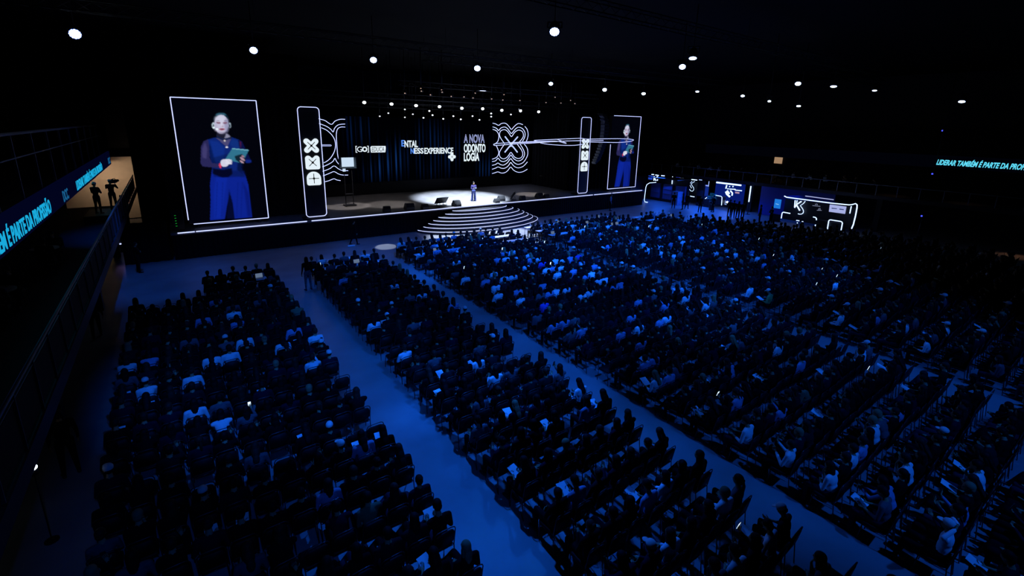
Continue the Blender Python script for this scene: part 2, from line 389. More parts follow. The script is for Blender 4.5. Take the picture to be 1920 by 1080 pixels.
# contour-line emblems (light tubes) either side
RL = [[(648, 238), (690, 250), (732, 270), (770, 245), (815, 238), (850, 252), (885, 290), (918, 328), (950, 296), (985, 262), (1025, 243), (1082, 260)],
      [(1112, 285), (1145, 330), (1160, 400), (1150, 460), (1133, 500)],
      [(648, 292), (700, 312), (732, 345), (765, 310), (815, 294), (855, 312), (888, 353), (918, 388), (950, 353), (985, 315), (1025, 298), (1080, 320), (1115, 380), (1110, 440), (1078, 505)],
      [(815, 530), (765, 460), (745, 400), (765, 350), (815, 332), (855, 352), (888, 395), (918, 433), (948, 395), (975, 362), (1025, 338), (1075, 360), (1092, 410), (1078, 455), (1033, 510)],
      [(820, 540), (765, 620), (742, 680), (760, 735), (805, 755), (850, 735), (880, 700), (910, 662), (940, 698), (965, 730), (1015, 750), (1060, 735), (1082, 690), (1065, 630), (1003, 545)],
      [(640, 795), (690, 782), (725, 745), (755, 780), (800, 795), (850, 775), (880, 740), (910, 700), (935, 732), (960, 760), (1015, 785), (1075, 760), (1108, 690), (1090, 620), (1045, 545)],
      [(640, 850), (690, 835), (722, 815), (760, 838), (805, 845), (855, 815), (880, 785), (908, 752), (935, 785), (960, 812), (1015, 835), (1090, 805), (1145, 720), (1155, 650), (1140, 590), (1105, 545)],
      [(640, 905), (690, 888), (725, 872), (770, 890), (815, 892), (860, 868), (885, 838), (908, 808), (935, 840), (965, 868), (1015, 885), (1085, 865), (1150, 800)],
      [(640, 968), (685, 955), (722, 943), (770, 960), (820, 955), (865, 925), (906, 875), (945, 915), (985, 940), (1035, 950), (1090, 938), (1148, 905)],
      [(648, 328), (700, 350), (732, 400), (735, 450), (715, 510), (660, 550)], [(700, 565), (730, 640), (730, 690), (700, 735), (640, 760)],
      [(885, 515), (915, 522), (945, 510)], [(885, 585), (915, 573), (945, 585)]]
em1 = empty('contour_emblem', tuple(at_y(955, 278, BY-.12)), 0, 'glowing contour-line X emblem right of the words on the backdrop', 'light emblem')
for P in RL: outl(P, 840, 200, 7.717, BY-.12, .034, em1, 'light_tube')
for P in [[(825, 432), (888, 515)], [(1010, 435), (945, 512)], [(822, 660), (885, 582)], [(1005, 660), (945, 585)], [(885, 515), (945, 585)], [(945, 512), (885, 582)]]:
    outl(P, 840, 200, 7.717, BY-.16, .07, em1, 'cross_tube', emit('cross_blue', (.5, .6, 1), 1.05), False)
LL = [[(-30, 392), (10, 405), (60, 420), (135, 465), (180, 425), (240, 405), (298, 405)], [(-30, 450), (12, 463), (80, 490), (130, 525), (157, 555), (175, 510), (220, 470), (298, 461)],
      [(15, 505), (80, 535), (140, 590), (175, 650), (185, 720), (170, 790), (130, 860), (80, 905), (45, 922)],
      [(300, 497), (250, 497), (210, 520), (195, 580), (200, 700), (212, 840), (235, 900), (280, 928), (328, 928)],
      [(0, 980), (50, 963), (110, 935), (155, 905), (178, 870), (200, 910), (240, 950), (290, 965), (330, 965)],
      [(0, 1035), (55, 1017), (120, 990), (168, 960), (220, 995), (270, 1015), (335, 1016)], [(0, 1090), (58, 1070), (120, 1045), (168, 1028), (220, 1055), (270, 1068), (335, 1068)],
      [(60, 1148), (110, 1135), (165, 1113), (200, 1127), (245, 1135)]]
em2 = empty('contour_emblem', tuple(at_y(625, 280, BY-.12)), 0, 'glowing contour-line emblem left of the words, half hidden by the tall column', 'light emblem')
for P in LL: outl(P, 600, 160, 6.353, BY-.12, .03, em2, 'light_tube')
outl([(20, 709), (128, 709), (138, 715), (128, 722), (20, 722)], 600, 160, 6.353, BY-.12, .02, em2, 'bar_tube', NEON, False)

# ------------------------------------------------------------------ big portrait screens
def paint_presenter(W=150, Hh=256):
    """colours of the picture on the LED panels: a presenter in dark blue holding a tablet"""
    z0, z1 = SZ+.28, SZ+7.74
    x0, x1 = .42, 4.77
    def uv(p):
        q = at_y(360+p[0]/4.32, 180+p[1]/4.32, SY+1); return ((q[0]-x0)/(x1-x0)*W, (z1-q[2])/(z1-z0)*Hh)
    img = np.zeros((Hh, W, 3)); img[:] = (.0008, .0010, .0035)
    gy, gx = np.mgrid[0:Hh, 0:W]+.5
    def inside(P):
        P = [uv(p) for p in P]; r = np.zeros((Hh, W), bool); n = len(P)
        for i in range(n):
            (xa, ya), (xb, yb) = P[i], P[(i+1) % n]
            if ya == yb: continue
            c_ = ((ya > gy) != (yb > gy)) & (gx < (xb-xa)*(gy-ya)/(yb-ya)+xa); r ^= c_
        return r
    def blur(a, k):
        for _ in range(k):
            p = np.pad(a, 1, mode='edge'); a = (p[:-2, 1:-1]+p[2:, 1:-1]+p[1:-1, :-2]+p[1:-1, 2:]+2*p[1:-1, 1:-1])/6
        return a
    def fill(P, col, soft=1, al=1.0):
        mk = blur(inside(P).astype(float), soft)[..., None]*al; img[:] = img*(1-mk)+np.array(col)*mk
    def oval(c, rx, ry, col, soft=1, al=1.0, a0=0, a1=360, rot=0):
        P = []
        for i in range(28):
            t = math.radians(a0+(a1-a0)*i/28); X = rx*math.cos(t); Y = ry*math.sin(t); r_ = math.radians(rot)
            P.append((c[0]+X*math.cos(r_)-Y*math.sin(r_), c[1]+X*math.sin(r_)+Y*math.cos(r_)))
        fill(P, col, soft, al)
    # trousers
    fill([(165, 600), (150, 720), (155, 850), (150, 1016), (272, 1002), (288, 900), (312, 800), (335, 880), (352, 1001), (494, 988), (478, 850), (462, 720), (440, 650), (400, 590)], (.0035, .016, .27))
    fill([(200, 650), (180, 800), (185, 1000), (240, 1000), (262, 850), (285, 700), (300, 620)], (.004, .022, .36), 7, .7)
    fill([(305, 760), (285, 1000), (352, 1001), (330, 850)], (.001, .003, .03), 4, .85)
    fill([(420, 700), (440, 850), (455, 985), (490, 985), (470, 800)], (.002, .006, .12), 6, .6)
    for xx in (205, 250, 375, 410): fill([(xx, 700), (xx-10, 990), (xx-4, 990), (xx+8, 700)], (.002, .009, .16), 2, .5)
    # torso
    fill([(195, 335), (130, 352), (112, 380), (130, 430), (158, 520), (172, 640), (430, 655), (405, 580), (415, 480), (405, 370), (380, 352), (325, 333), (286, 412)], (.004, .018, .17))
    fill([(150, 360), (150, 440), (180, 540), (260, 530), (270, 420), (215, 370)], (.005, .03, .26), 6, .7)
    fill([(380, 360), (415, 400), (420, 640), (370, 600), (385, 450)], (.001, .004, .03), 4, .8)
    fill([(195, 336), (290, 415), (325, 335), (265, 345)], (.07, .065, .18), 1)
    fill([(130, 430), (158, 520), (172, 600), (200, 560), (175, 470), (150, 380)], (.001, .005, .05), 4, .7)
    fill([(175, 500), (290, 470), (330, 540), (300, 590), (180, 585)], (.002, .009, .07), 5, .6)
    fill([(330, 350), (385, 365), (395, 440), (340, 420), (310, 390)], (.006, .035, .22), 4, .6)
    fill([(180, 600), (430, 610), (440, 660), (180, 660)], (.002, .008, .10), 4, .7)
    # sleeves
    fill([(132, 352), (98, 366), (76, 410), (72, 545), (88, 572), (140, 578), (232, 584), (236, 553), (165, 545), (146, 500), (143, 430)], (.022, .02, .095))
    fill([(110, 375), (85, 430), (88, 500), (120, 510), (128, 430)], (.07, .06, .20), 4, .6)
    fill([(378, 352), (412, 368), (445, 440), (486, 525), (480, 545), (440, 545), (405, 470)], (.003, .006, .06))
    fill([(392, 370), (405, 372), (400, 430)], (.15, .01, .06), 2, .5)
    fill([(440, 515), (485, 520), (488, 540), (445, 545)], (.006, .02, .22), 2, .9)
    # neck, head
    fill([(205, 270), (203, 325), (240, 345), (300, 340), (316, 322), (298, 300), (298, 270)], (.012, .012, .03))
    fill([(284, 300), (300, 312), (316, 326), (300, 340), (268, 344)], (.36, .36, .52), 2, .7)
    oval((240, 192), 63, 62, (.004, .018, .035)); oval((240, 149), 40, 15, (.03, .11, .17), 2)
    oval((177, 236), 13, 25, (.5, .62, .7)); oval((311, 236), 11, 22, (.35, .45, .55)); oval((178, 240), 7, 14, (.01, .02, .03)); oval((309, 240), 7, 16, (.01, .02, .03))
    oval((242, 226), 57, 77, (.56, .53, .70), 1)
    oval((232, 186), 42, 30, (.64, .64, .80), 5, .8); oval((248, 296), 34, 10, (.22, .2, .33), 4, .6); oval((198, 228), 9, 40, (.42, .42, .58), 4, .6); oval((285, 235), 17, 58, (.26, .26, .44), 5, .75); oval((200, 258), 13, 26, (.48, .44, .6), 4, .7)
    oval((218, 214), 18, 9, (.32, .13, .20), 2, .9); oval((272, 215), 17, 9, (.30, .12, .20), 2, .9)
    fill([(200, 210), (218, 214), (234, 213), (233, 218), (218, 219), (200, 214)], (.05, .02, .05), 1, .9); fill([(258, 214), (274, 215), (290, 212), (289, 217), (273, 219), (258, 218)], (.05, .02, .05), 1, .9)
    fill([(196, 200), (216, 194), (236, 199), (216, 200)], (.06, .05, .09), 1, .8); fill([(256, 200), (275, 195), (294, 202), (275, 201)], (.06, .05, .09), 1, .8)
    oval((248, 244), 11, 6, (.36, .25, .36), 2, .8); oval((243, 232), 5, 20, (.78, .75, .88), 2, .6)
    oval((247, 268), 24, 10, (.42, .12, .20), 1, .95); oval((247, 269), 15, 4, (.03, .01, .02), 1, .95); oval((246, 283), 16, 5, (.68, .6, .72), 2, .6)
    oval((206, 267), 11, 7, (.85, .95, 1), 1); oval((181, 254), 8, 9, (.8, .95, 1), 1)
    fill([(203, 320), (203, 338), (262, 362), (328, 345), (328, 330), (262, 345)], (.006, .014, .06), 1, .95)
    oval((270, 362), 7, 9, (.7, .62, .6), 1, .9); oval((287, 415), 10, 7, (.9, .9, .95), 1, .9)
    # shadow under the arms
    fill([(172, 588), (255, 600), (330, 585), (336, 630), (300, 664), (240, 662), (170, 632)], (.001, .0015, .012), 3, .95)
    # tablet and hands
    fill([(333, 423), (468, 437), (412, 547), (272, 516)], (.03, .17, .27)); fill([(333, 423), (468, 437), (463, 444), (332, 430)], (.2, .5, .62), 1, .8)
    fill([(350, 488), (412, 470), (432, 500), (445, 520), (398, 548), (360, 520)], (.004, .01, .02), 2, .95)
    oval((418, 490), 13, 8, (.34, .2, .28), 1, .95, rot=20); oval((415, 512), 24, 9, (.45, .27, .36), 1, .95, rot=35); oval((410, 535), 20, 7, (.5, .3, .38), 1, .95, rot=30)
    oval((268, 545), 34, 32, (.66, .66, .8), 1)
    for k_ in range(4): oval((302, 520+k_*10), 28, 6, (.78, .78, .9), 1, .95, rot=4); oval((302, 525+k_*10), 26, 1.6, (.3, .3, .42), 1, .5)
    oval((232, 567), 9, 21, (.75, .05, .12), 1, .95, rot=-12)
    img[:] = blur(img[..., 0], 0)[..., None]*0+img
    img *= (1-.05*(gy.astype(int) % 2))[..., None]
    return img
IMG = paint_presenter()
def led_picture(x0, x1, z0, z1, Y):
    Hh, W = IMG.shape[:2]; gx = np.linspace(x0, x1, W+1); gz = np.linspace(z1, z0, Hh+1)
    XX, ZZ = np.meshgrid(gx, gz); V = np.stack([XX, np.full_like(XX, Y), ZZ], -1).reshape(-1, 3)
    i = np.arange(Hh)[:, None]*(W+1)+np.arange(W)[None, :]
    F = np.stack([i, i+W+1, i+W+2, i+1], -1).reshape(-1, 4)
    me = bpy.data.meshes.new('led_picture'); me.vertices.add(len(V)); me.vertices.foreach_set('co', V.ravel())
    me.loops.add(len(F)*4); me.loops.foreach_set('vertex_index', F.ravel()); me.polygons.add(len(F)); me.polygons.foreach_set('loop_start', np.arange(len(F))*4)
    me.update(calc_edges=True)
    p = np.pad(IMG, ((0, 1), (0, 1), (0, 0)), mode='edge')
    ca = me.color_attributes.new('led', 'FLOAT_COLOR', 'POINT'); cc = np.ones(((Hh+1)*(W+1), 4)); cc[:, :3] = p.reshape(-1, 3); ca.data.foreach_set('color', cc.ravel())
    if 'led_picture' not in MATS:
        m = bpy.data.materials.new('led_picture'); m.use_nodes = True; nt = m.node_tree; nt.nodes.clear()
        o = nt.nodes.new('ShaderNodeOutputMaterial'); e = nt.nodes.new('ShaderNodeEmission'); a = nt.nodes.new('ShaderNodeVertexColor'); a.layer_name = 'led'
        nt.links.new(a.outputs[0], e.inputs[0]); nt.links.new(e.outputs[0], o.inputs[0]); e.inputs[1].default_value = 1.0; MATS['led_picture'] = m
    me.materials.append(MATS['led_picture'])
    o = bpy.data.objects.new('led_picture', me); C.objects.link(o); return o
def portrait_screen(x0, x1, label, lights):
    z0, z1 = SZ+.28, SZ+7.74; Y = SY+1
    r = empty('video_screen', ((x0+x1)/2, Y, SZ), 0, label, 'video screen')
    part(MB().box(((x0+x1)/2, Y+.16, (z0+z1)/2), (x1-x0-.02, .26, z1-z0-.02)), 'screen_case', BLKM, r, False)
    for sx in (x0+.5, x1-.5): part(MB().box((sx, Y+.6, SZ+.14), (.12, 1.0, .27)), 'stand_foot', BLKM, r, False)
    for sx in (x0+.5, x1-.5): part(MB().tube([(sx, Y+1.0, SZ+.2), (sx, Y+.35, z1-2)], .04), 'brace', BLKM, r)
    o = led_picture(x0+.05, x1-.05, z0+.05, z1-.05, Y); o.parent = r; o.matrix_parent_inverse = Matrix.Translation(-r.location)
    for (a, b) in lights: part(MB().tube([(a[0], Y-.05, a[1]), (b[0], Y-.05, b[1])], .028, n=6), 'frame_light', NEON, r)
    return r
zt, zb = SZ+7.74, SZ+.28
portrait_screen(.38, 4.78, 'tall video screen at the left end of the stage showing a presenter with a tablet',
                [((.38, zt), (4.78, zt)), ((4.78, zt), (4.78, zb)), ((.62, zb), (4.78, zb)), ((.38, zt), (.38, zb+.28))])
xr0, xr1 = 37.0, 41.4
portrait_screen(xr0, xr1, 'tall video screen at the right end of the stage showing a presenter with a tablet',
                [((xr0+.25, zt), (xr1, zt)), ((xr1, zt), (xr1, zb)), ((xr0, zb), (xr1, zb)), ((xr0, zb), (xr0, zb+4.6))])

# ------------------------------------------------------------------ tall emblem columns
def rrect(x0, x1, z0, z1, r, n=6):
    P = []
    for (cx, cz, a0) in [(x1-r, z1-r, 0), (x0+r, z1-r, 90), (x0+r, z0+r, 180), (x1-r, z0+r, 270)]:
        for i in range(n+1):
            a = math.radians(a0+90*i/n); P.append((cx+r*math.cos(a), cz+r*math.sin(a)))
    return P
def icon(kind, s):                         # white rounded emblems, unit half-size s
    if kind == 0: return flower(None, 0, 0, s*1.28, s*.40, 4, math.pi/4)
    if kind == 1:
        P = rrect(-s, s, -s, s, s*.28, 4); P = []
        for i in range(5): a = math.radians(180+90*i/4); P.append((-s+.28*s+.28*s*math.cos(a), -s+.28*s+.28*s*math.sin(a)))
        for i in range(5): a = math.radians(270+90*i/4); P.append((s-.28*s+.28*s*math.cos(a), -s+.28*s+.28*s*math.sin(a)))
        for i in range(9): a = math.radians(0+150*i/8); P.append((s-.42*s+.42*s*math.cos(a), s-.42*s+.42*s*math.sin(a)))
        P.append((0, s*.62))
        for i in range(9): a = math.radians(30+150*i/8); P.append((-s+.42*s+.42*s*math.cos(a), s-.42*s+.42*s*math.sin(a)))
        return P
    P = []
    for i in range(5): a = math.radians(180+90*i/4); P.append((-s+.28*s+.28*s*math.cos(a), -s+.28*s+.28*s*math.sin(a)))
    for i in range(5): a = math.radians(270+90*i/4); P.append((s-.28*s+.28*s*math.cos(a), -s+.28*s+.28*s*math.sin(a)))
    for i in range(17): a = math.radians(180*i/16); P.append((s*math.cos(a), s*math.sin(a)))
    return P
def column(x0, x1, label, cut=()):
    Y = SY+.5; z0, z1 = SZ+.18, SZ+7.46; xc = (x0+x1)/2
    r = empty('emblem_column', (xc, Y, SZ), 0, label, 'light column')
    part(MB().box((xc, Y+.18, (SZ+z1)/2+.01), (x1-x0-.1, .3, z1-SZ-.02)), 'panel', mat('column_black', (.004, .004, .008), .6), r, False)
    P = [(x, Y-.0, z) for x, z in rrect(x0, x1, z0, z1, .22)]
    part(MB().tube(P, .026, n=6, closed=True), 'outline_light', NEON, r)
    part(MB().box((xc, Y+.3, SZ+.07), (x1-x0+.3, .9, .12)), 'base_plate', BLKM, r, False)
    for k, zc in enumerate((4.98, 3.87, 2.80)):
        zc += SZ; s = .46; O = (xc, Y-.02, zc)
        part(MB().prism(icon(k, s), O, UX, UZ, -.05 if False else .04), 'emblem', LOGO, r, False)
        e = MB(); a0 = math.pi/4 if k < 2 else 0
        for q in range(4):
            a = a0+q*math.pi/2; L = s*.72; d = (math.cos(a), math.sin(a)); nrm = (-d[1], d[0]); wv = .022
            pts = [(d[0]*L+nrm[0]*wv, d[1]*L+nrm[1]*wv), (nrm[0]*wv, nrm[1]*wv), (-nrm[0]*wv, -nrm[1]*wv), (d[0]*L-nrm[0]*wv, d[1]*L-nrm[1]*wv)]
            e.prism(pts, (O[0], Y-.065, O[2]), UX, UZ, .004)
        e.prism(st4(.15, .06, a0), (O[0], Y-.066, O[2]), UX, UZ, .004)
        part(e, 'emblem_mark', KB, r, False)
    return r
column(7.06, 8.40, 'tall glowing-outlined column with three white emblems, left of the backdrop')
column(32.32, 33.62, 'tall glowing-outlined column with three white emblems, right of the backdrop')

# ------------------------------------------------------------------ hanging line sculpture of light tubes (edge-on to the camera)
sc_ = empty('hanging_neon_sculpture', (27, 30, 7.0), 0, 'flat neon outline sculpture hung nearly level in front of the stage, right half', 'light sculpture')
NS = [[(35, 418), (75, 405), (250, 395), (520, 380), (700, 376), (850, 375), (950, 400), (970, 400), (930, 380), (880, 360), (850, 350)],
      [(40, 425), (75, 430), (300, 412), (560, 398), (850, 378), (1150, 368)], [(610, 378), (560, 365), (700, 357), (850, 350), (1000, 344), (1150, 338), (1180, 340), (1240, 348), (1450, 345), (1650, 343), (1780, 348), (1838, 360), (1780, 380), (1640, 392), (1400, 388), (1190, 385)],
      [(960, 372), (1150, 370), (1450, 366)], [(640, 398), (740, 415), (920, 428), (1080, 428), (1200, 412)], [(250, 400), (520, 390), (860, 380)]]
for P in NS:
    Q = [at_plane(920+p[0]/6.857, 210+p[1]/6.857, 6.8-.0225*19.75-.1*30, .0225, .1) for p in P]
    part(MB().tube(smooth_path(Q, 4), .021, n=6), 'light_tube', NEON, sc_)
for px, py in [(925, 271), (1045, 261), (1118, 261), (1187, 262), (1060, 272)]:
    q = at_plane(px, py, 6.8-.0225*19.75-.1*30, .0225, .1); part(MB().tube([q, (q[0], q[1], 13.5)], .008, n=4), 'hanging_cable', BLKM, sc_)

# ------------------------------------------------------------------ things on the stage
def on_deck(px, py): p = at_z(px, py, SZ); return p[0], p[1]
TV = empty('monitor_stand', (11.3, 38, SZ), 0, 'monitor with a pale lit picture on a wheeled stand, left side of the stage', 'monitor')
part(MB().box((11.3, 38.05, 5.07), (1.34, .1, .86)), 'screen_case', mat('monitor_grey', (.03, .05, .07), .4), TV, False)
part(MB().box((11.3, 37.985, 5.13), (.95, .02, .72)), 'picture', emit('tv_pale', (.62, .78, .95), .95), TV, False)
part(MB().box((10.98, 37.98, 4.52), (.22, .03, .22)), 'small_display', emit('tv_pale', (.62, .78, .95), .95), TV, False)
part(MB().cyl((11.0, 38.1, SZ+.1), (11.0, 38.1, 4.9), .03).cyl((11.6, 38.1, SZ+.1), (11.6, 38.1, 4.9), .03).box((11.3, 38.1, 2.6), (.6, .3, .04)), 'pole', BLKM, TV, False)
part(MB().box((11.3, 38.1, SZ+.07), (.9, .7, .06)).cyl((10.95, 37.85, SZ+.04), (10.95, 37.91, SZ+.04), .035).cyl((11.65, 37.85, SZ+.04), (11.65, 37.91, SZ+.04), .035).cyl((10.95, 38.3, SZ+.04), (10.95, 38.36, SZ+.04), .035).cyl((11.65, 38.3, SZ+.04), (11.65, 38.36, SZ+.04), .035), 'wheeled_base', BLKM, TV, False)

CAB = mat('speaker_cabinet', (.02, .02, .022), .5)
GRL = mat('speaker_grille', (.035, .035, .04), .35, .4)
WEDGES = [(725, 395, .62, 'widest of the two floor wedge speakers left of the prompter, at the stage edge', 1.25), (767, 393, .5, 'small black floor wedge speaker left of the stage prompter', 1.0), (855, 386, .62, 'large floor wedge speaker right beside the left prompter', 1.1), (797, 391.5, .1, '', 0),
          (862, 387.6, .5, 'small black wedge speaker in front of the large wedge at the spotlight', .85), (931, 380, .5, 'small black wedge speaker at the right edge of the spotlight', .85), (939, 376.6, .62, 'large wedge speaker left of the right prompter', 1.1),
          (979, 374.5, .5, 'small black wedge speaker right of the right prompter', .9), (1010, 371, .62, 'large wedge speaker at the right end of the row on the stage edge', 1.1), (1024, 371, .5, 'small wedge speaker last at the right on the stage edge', .85)]
WEDGES = [q for q in WEDGES if q[4]]
WEDGES[0] = (767, 393.5, .6, 'large floor wedge speaker with a pale grille, left of the left prompter', 1.25); WEDGES[1] = (725, 397, .45, 'low black wedge speaker farthest left on the stage edge', 1.0)
WEDGES.append((797, 392.5, .45, 'small black wedge speaker between the pale wedge and the left prompter', .95))
for px, py, h, lab, s in WEDGES:
    x, y = on_deck(px, py); y = max(y, SY+.5)
    r = empty('wedge_speaker', (x, y, SZ), random.uniform(-.15, .15), lab, 'stage speaker', 'wedge speakers along the stage edge')
    W_ = .52*s; prof = [(-.30*s, 0), (.22*s, 0), (.26*s, .12*s), (.02*s, .44*s), (-.18*s, .42*s), (-.30*s, .2*s)]
    mb = MB(); mb.prism([(a, b) for a, b in prof], (-W_/2, 0, .004), (0, 1, 0), (0, 0, 1), W_)
    o = mb.build('cabinet', CAB, r, False)
    g = MB(); d = Vector((0, -.24*s, .32*s)).normalized(); nrm = Vector((0, .32, .24)).normalized()
    g.prism([(-W_/2+.03, .03), (W_/2-.03, .03), (W_/2-.03, .36*s), (-W_/2+.03, .36*s)], Vector((0, .26*s, .12*s))+nrm*.004, (1, 0, 0), tuple(d), .012)
    g.build('grille', GRL, r, False)
    for sx in (-1, 1): MB().tube([(sx*(W_/2+.005), -.06, .22*s), (sx*(W_/2+.03), -.03, .24*s), (sx*(W_/2+.03), .04, .24*s), (sx*(W_/2+.005), .07, .22*s)], .009, n=5).build('handle', BLKM, r)
for (px, py, lab, rz, t) in [(828, 385, 'tilted flat prompter screen on a low cradle, left of the spotlight', .12, 0), (962, 374.5, 'tilted flat prompter screen seen nearly edge-on, right of the spotlight', .95, 1)]:
    x, y = on_deck(px, py); r = empty('prompter_monitor', (x, y, SZ), rz, lab, 'prompter')
    R = Matrix.Rotation(math.radians(38), 3, 'X')
    rbox(MB(), (0, 0, .42), (1.15, .07, .66), .02, 0, R).build('screen_case', BLKM, r, False)
    MB().box(Vector((0, 0, .42))+R @ Vector((0, .042, 0)), (1.06, .012, .58), 0, R).build('screen', mat('dark_screen', (.01, .01, .015), .15), r, False)
    mb = MB()
    for sx in (-.32, .32): mb.tube([(sx, .3, .02), (sx, -.3, .02), (sx, -.12, .3)], .018, n=6); mb.tube([(sx, .3, .02), (sx, .08, .28)], .018, n=6)
    mb.tube([(-.32, -.3, .02), (.32, -.3, .02)], .018, n=6); mb.build('cradle', CHROME, r)
cable = at_z(812, 384, SZ)
pts = [(cable[0]-.3, cable[1]-.2, SZ+.015), (cable[0]-.6, cable[1]-.7, SZ+.015), (cable[0]+.3, cable[1]-1.05, SZ+.015), (cable[0]+1.5, cable[1]-1.0, SZ+.015), (cable[0]+2.3, cable[1]-.8, SZ+.015)]
pts = [(p[0], max(p[1], SY+.1), p[2]) for p in pts]
tag(MB().tube(smooth_path(pts, 6), .014, n=5).build('cable', mat('cable_tan', (.25, .2, .14), .6)), 'thin pale cable looping on the deck below the left prompter', 'cable')
# covered drum kit at the back right of the stage
dk = empty('drum_kit', (34.2, 41.2, SZ), .3, 'dim drum kit at the back of the stage behind the right column', 'drum kit')
DR = mat('drum_shell', (.10, .12, .2), .5)
MB().cyl((-.15, -.1, .35), (-.15, .35, .35), .3, n=18).build('bass_drum', DR, dk)
MB().cyl((.45, -.15, .4), (.45, -.15, .75), .2, n=16).build('floor_tom', DR, dk); MB().cyl((-.3, .05, .7), (-.3, .05, .95), .15, n=14).cyl((.05, .05, .7), (.05, .05, .95), .15, n=14).build('tom', DR, dk)
for cx_, cz_ in ((-.65, 1.15), (.55, 1.25)):
    c_ = MB().cyl((cx_, .1, cz_), (cx_, .1, cz_+.02), .24, .03, n=18).build('cymbal', mat('brass', (.4, .3, .12), .3, 1), dk)
    MB().cyl((cx_, .1, .0), (cx_, .1, cz_), .012, n=6).build('cymbal_stand', CHROME, c_)
# line array speakers hanging right
la = empty('line_array_speaker', (34.3, 33.0, 9.5), 0, 'curved line array of dark speaker boxes hanging between right column and right screen', 'line array')
pth = [at_y(px, py, 33.0) for px, py in [(1130, 216), (1134, 228), (1134, 240), (1133, 252), (1131, 264), (1128, 275), (1124, 286), (1120, 296), (1116, 304)]]
pth = smooth_path([(p[0], 33.0, p[2]) for p in pth], 2)
for i in range(len(pth)-1):
    a, b = Vector(pth[i]), Vector(pth[i+1]); c_ = (a+b)/2; t = (b-a); ang = math.atan2(t.x, -t.z)
    R = Matrix.Rotation(ang, 3, 'Y')
    o = MB().box(c_, (.62, .5, t.length*.93), 0, R); o.box(c_+R @ Vector((0, -.26, 0)), (.52, .02, t.length*.7), 1, R)
    ob = part(o, 'speaker_box', [mat('array_box', (.07, .08, .12), .5), GRL], la, False)
part(MB().tube([pth[0], (pth[0][0], 33, 13.5)], .015, n=5).box((pth[0][0], 33, pth[0][2]+.1), (.7, .6, .08)), 'rigging_frame', BLKM, la, False)

# ------------------------------------------------------------------ roof trusses and lamps
TR = mat('truss_metal', (.012, .012, .015), .6, .2)
def truss(a, b, label, s=.4):
    a, b = Vector(a), Vector(b); t = (b-a); L = t.length; t.normalize(); x = Vector((0, 0, 1)).cross(t).normalized(); z = Vector((0, 0, 1)); mb = MB()
    cs = [x*s/2*i+z*s/2*j for i, j in ((-1, -1), (1, -1), (1, 1), (-1, 1))]
    for c_ in cs: mb.tube([a+c_, b+c_], .025, n=5)
    n = int(L/.6)
    for i in range(n):
        p0, p1 = a+t*(L*i/n), a+t*(L*(i+1)/n)
        for k in range(4): mb.tube([p0+cs[k], p1+cs[(k+1) % 4]], .011, n=3)
    nh = max(2, int(L/9))
    for i in range(nh+1):
        p = a+t*(L*i/nh)*.98+t*.1; mb.tube([p+z*s/2, (p.x, p.y, 13.5)], .01, n=4)
    return tag(mb.build('roof_truss', TR), label, 'truss')
truss((-6, 25.9, 12.35), (44, 25.9, 12.35), 'dark roof truss across the hall over the front seating rows')
truss((-6, 12.7, 12.35), (44, 13.9, 12.35), 'dark roof truss across the middle of the hall ceiling')
truss((14, 29.6, 12.35), (46, 29.6, 12.35), 'dark roof truss just before the right half of the stage')
truss((6, 36.2, 10.2), (36, 36.2, 10.2), 'front stage truss carrying the row of nine bright stage lamps', .35)
truss((6, 41.3, 9.65), (36, 41.3, 9.65), 'rear stage truss carrying small lamps before the backdrop', .3)
truss((8, 38.9, 9.95), (36, 38.9, 9.95), 'middle stage truss of small lamps between front and rear trusses', .3)
truss((34, 16.1, 12.3), (50, 16.1, 12.3), 'short dark roof truss over the right side seating')
def lamp_proto(small=False):
    r = empty('moving_head_lamp')
    s = .62 if small else 1
    MB().ell((0, 0, .02*s), (.19*s, .19*s, .24*s), n=14).cyl((0, 0, -.02*s), (0, 0, -.22*s), .17*s, .20*s, n=16).build('head', BLKM, r)
    MB().tube([(-.24*s, 0, 0), (-.24*s, 0, .3*s), (.24*s, 0, .3*s), (.24*s, 0, 0)], .03*s, n=6).cyl((-.24*s, 0, 0), (.24*s, 0, 0), .025*s, n=6).build('yoke', BLKM, r)
    return r
def add_lens(r, kind, rad):
    mb = MB()
    if kind == 'blue':
        for ring, cnt in ((0, 1), (.42, 6), (.8, 12)):
            for i in range(cnt):
                a = 2*math.pi*i/cnt; mb.ell((rad*ring*math.cos(a), rad*ring*math.sin(a), 0), (rad*.2, rad*.2, rad*.12), 0, 8)
        mb.cyl((0, 0, .01), (0, 0, .0), rad*1.04, rad*1.04, 1, 18)
    else: mb.cyl((0, 0, .02), (0, 0, -.005), rad, rad*.96, 0, 16)
    return mb
LP = {}
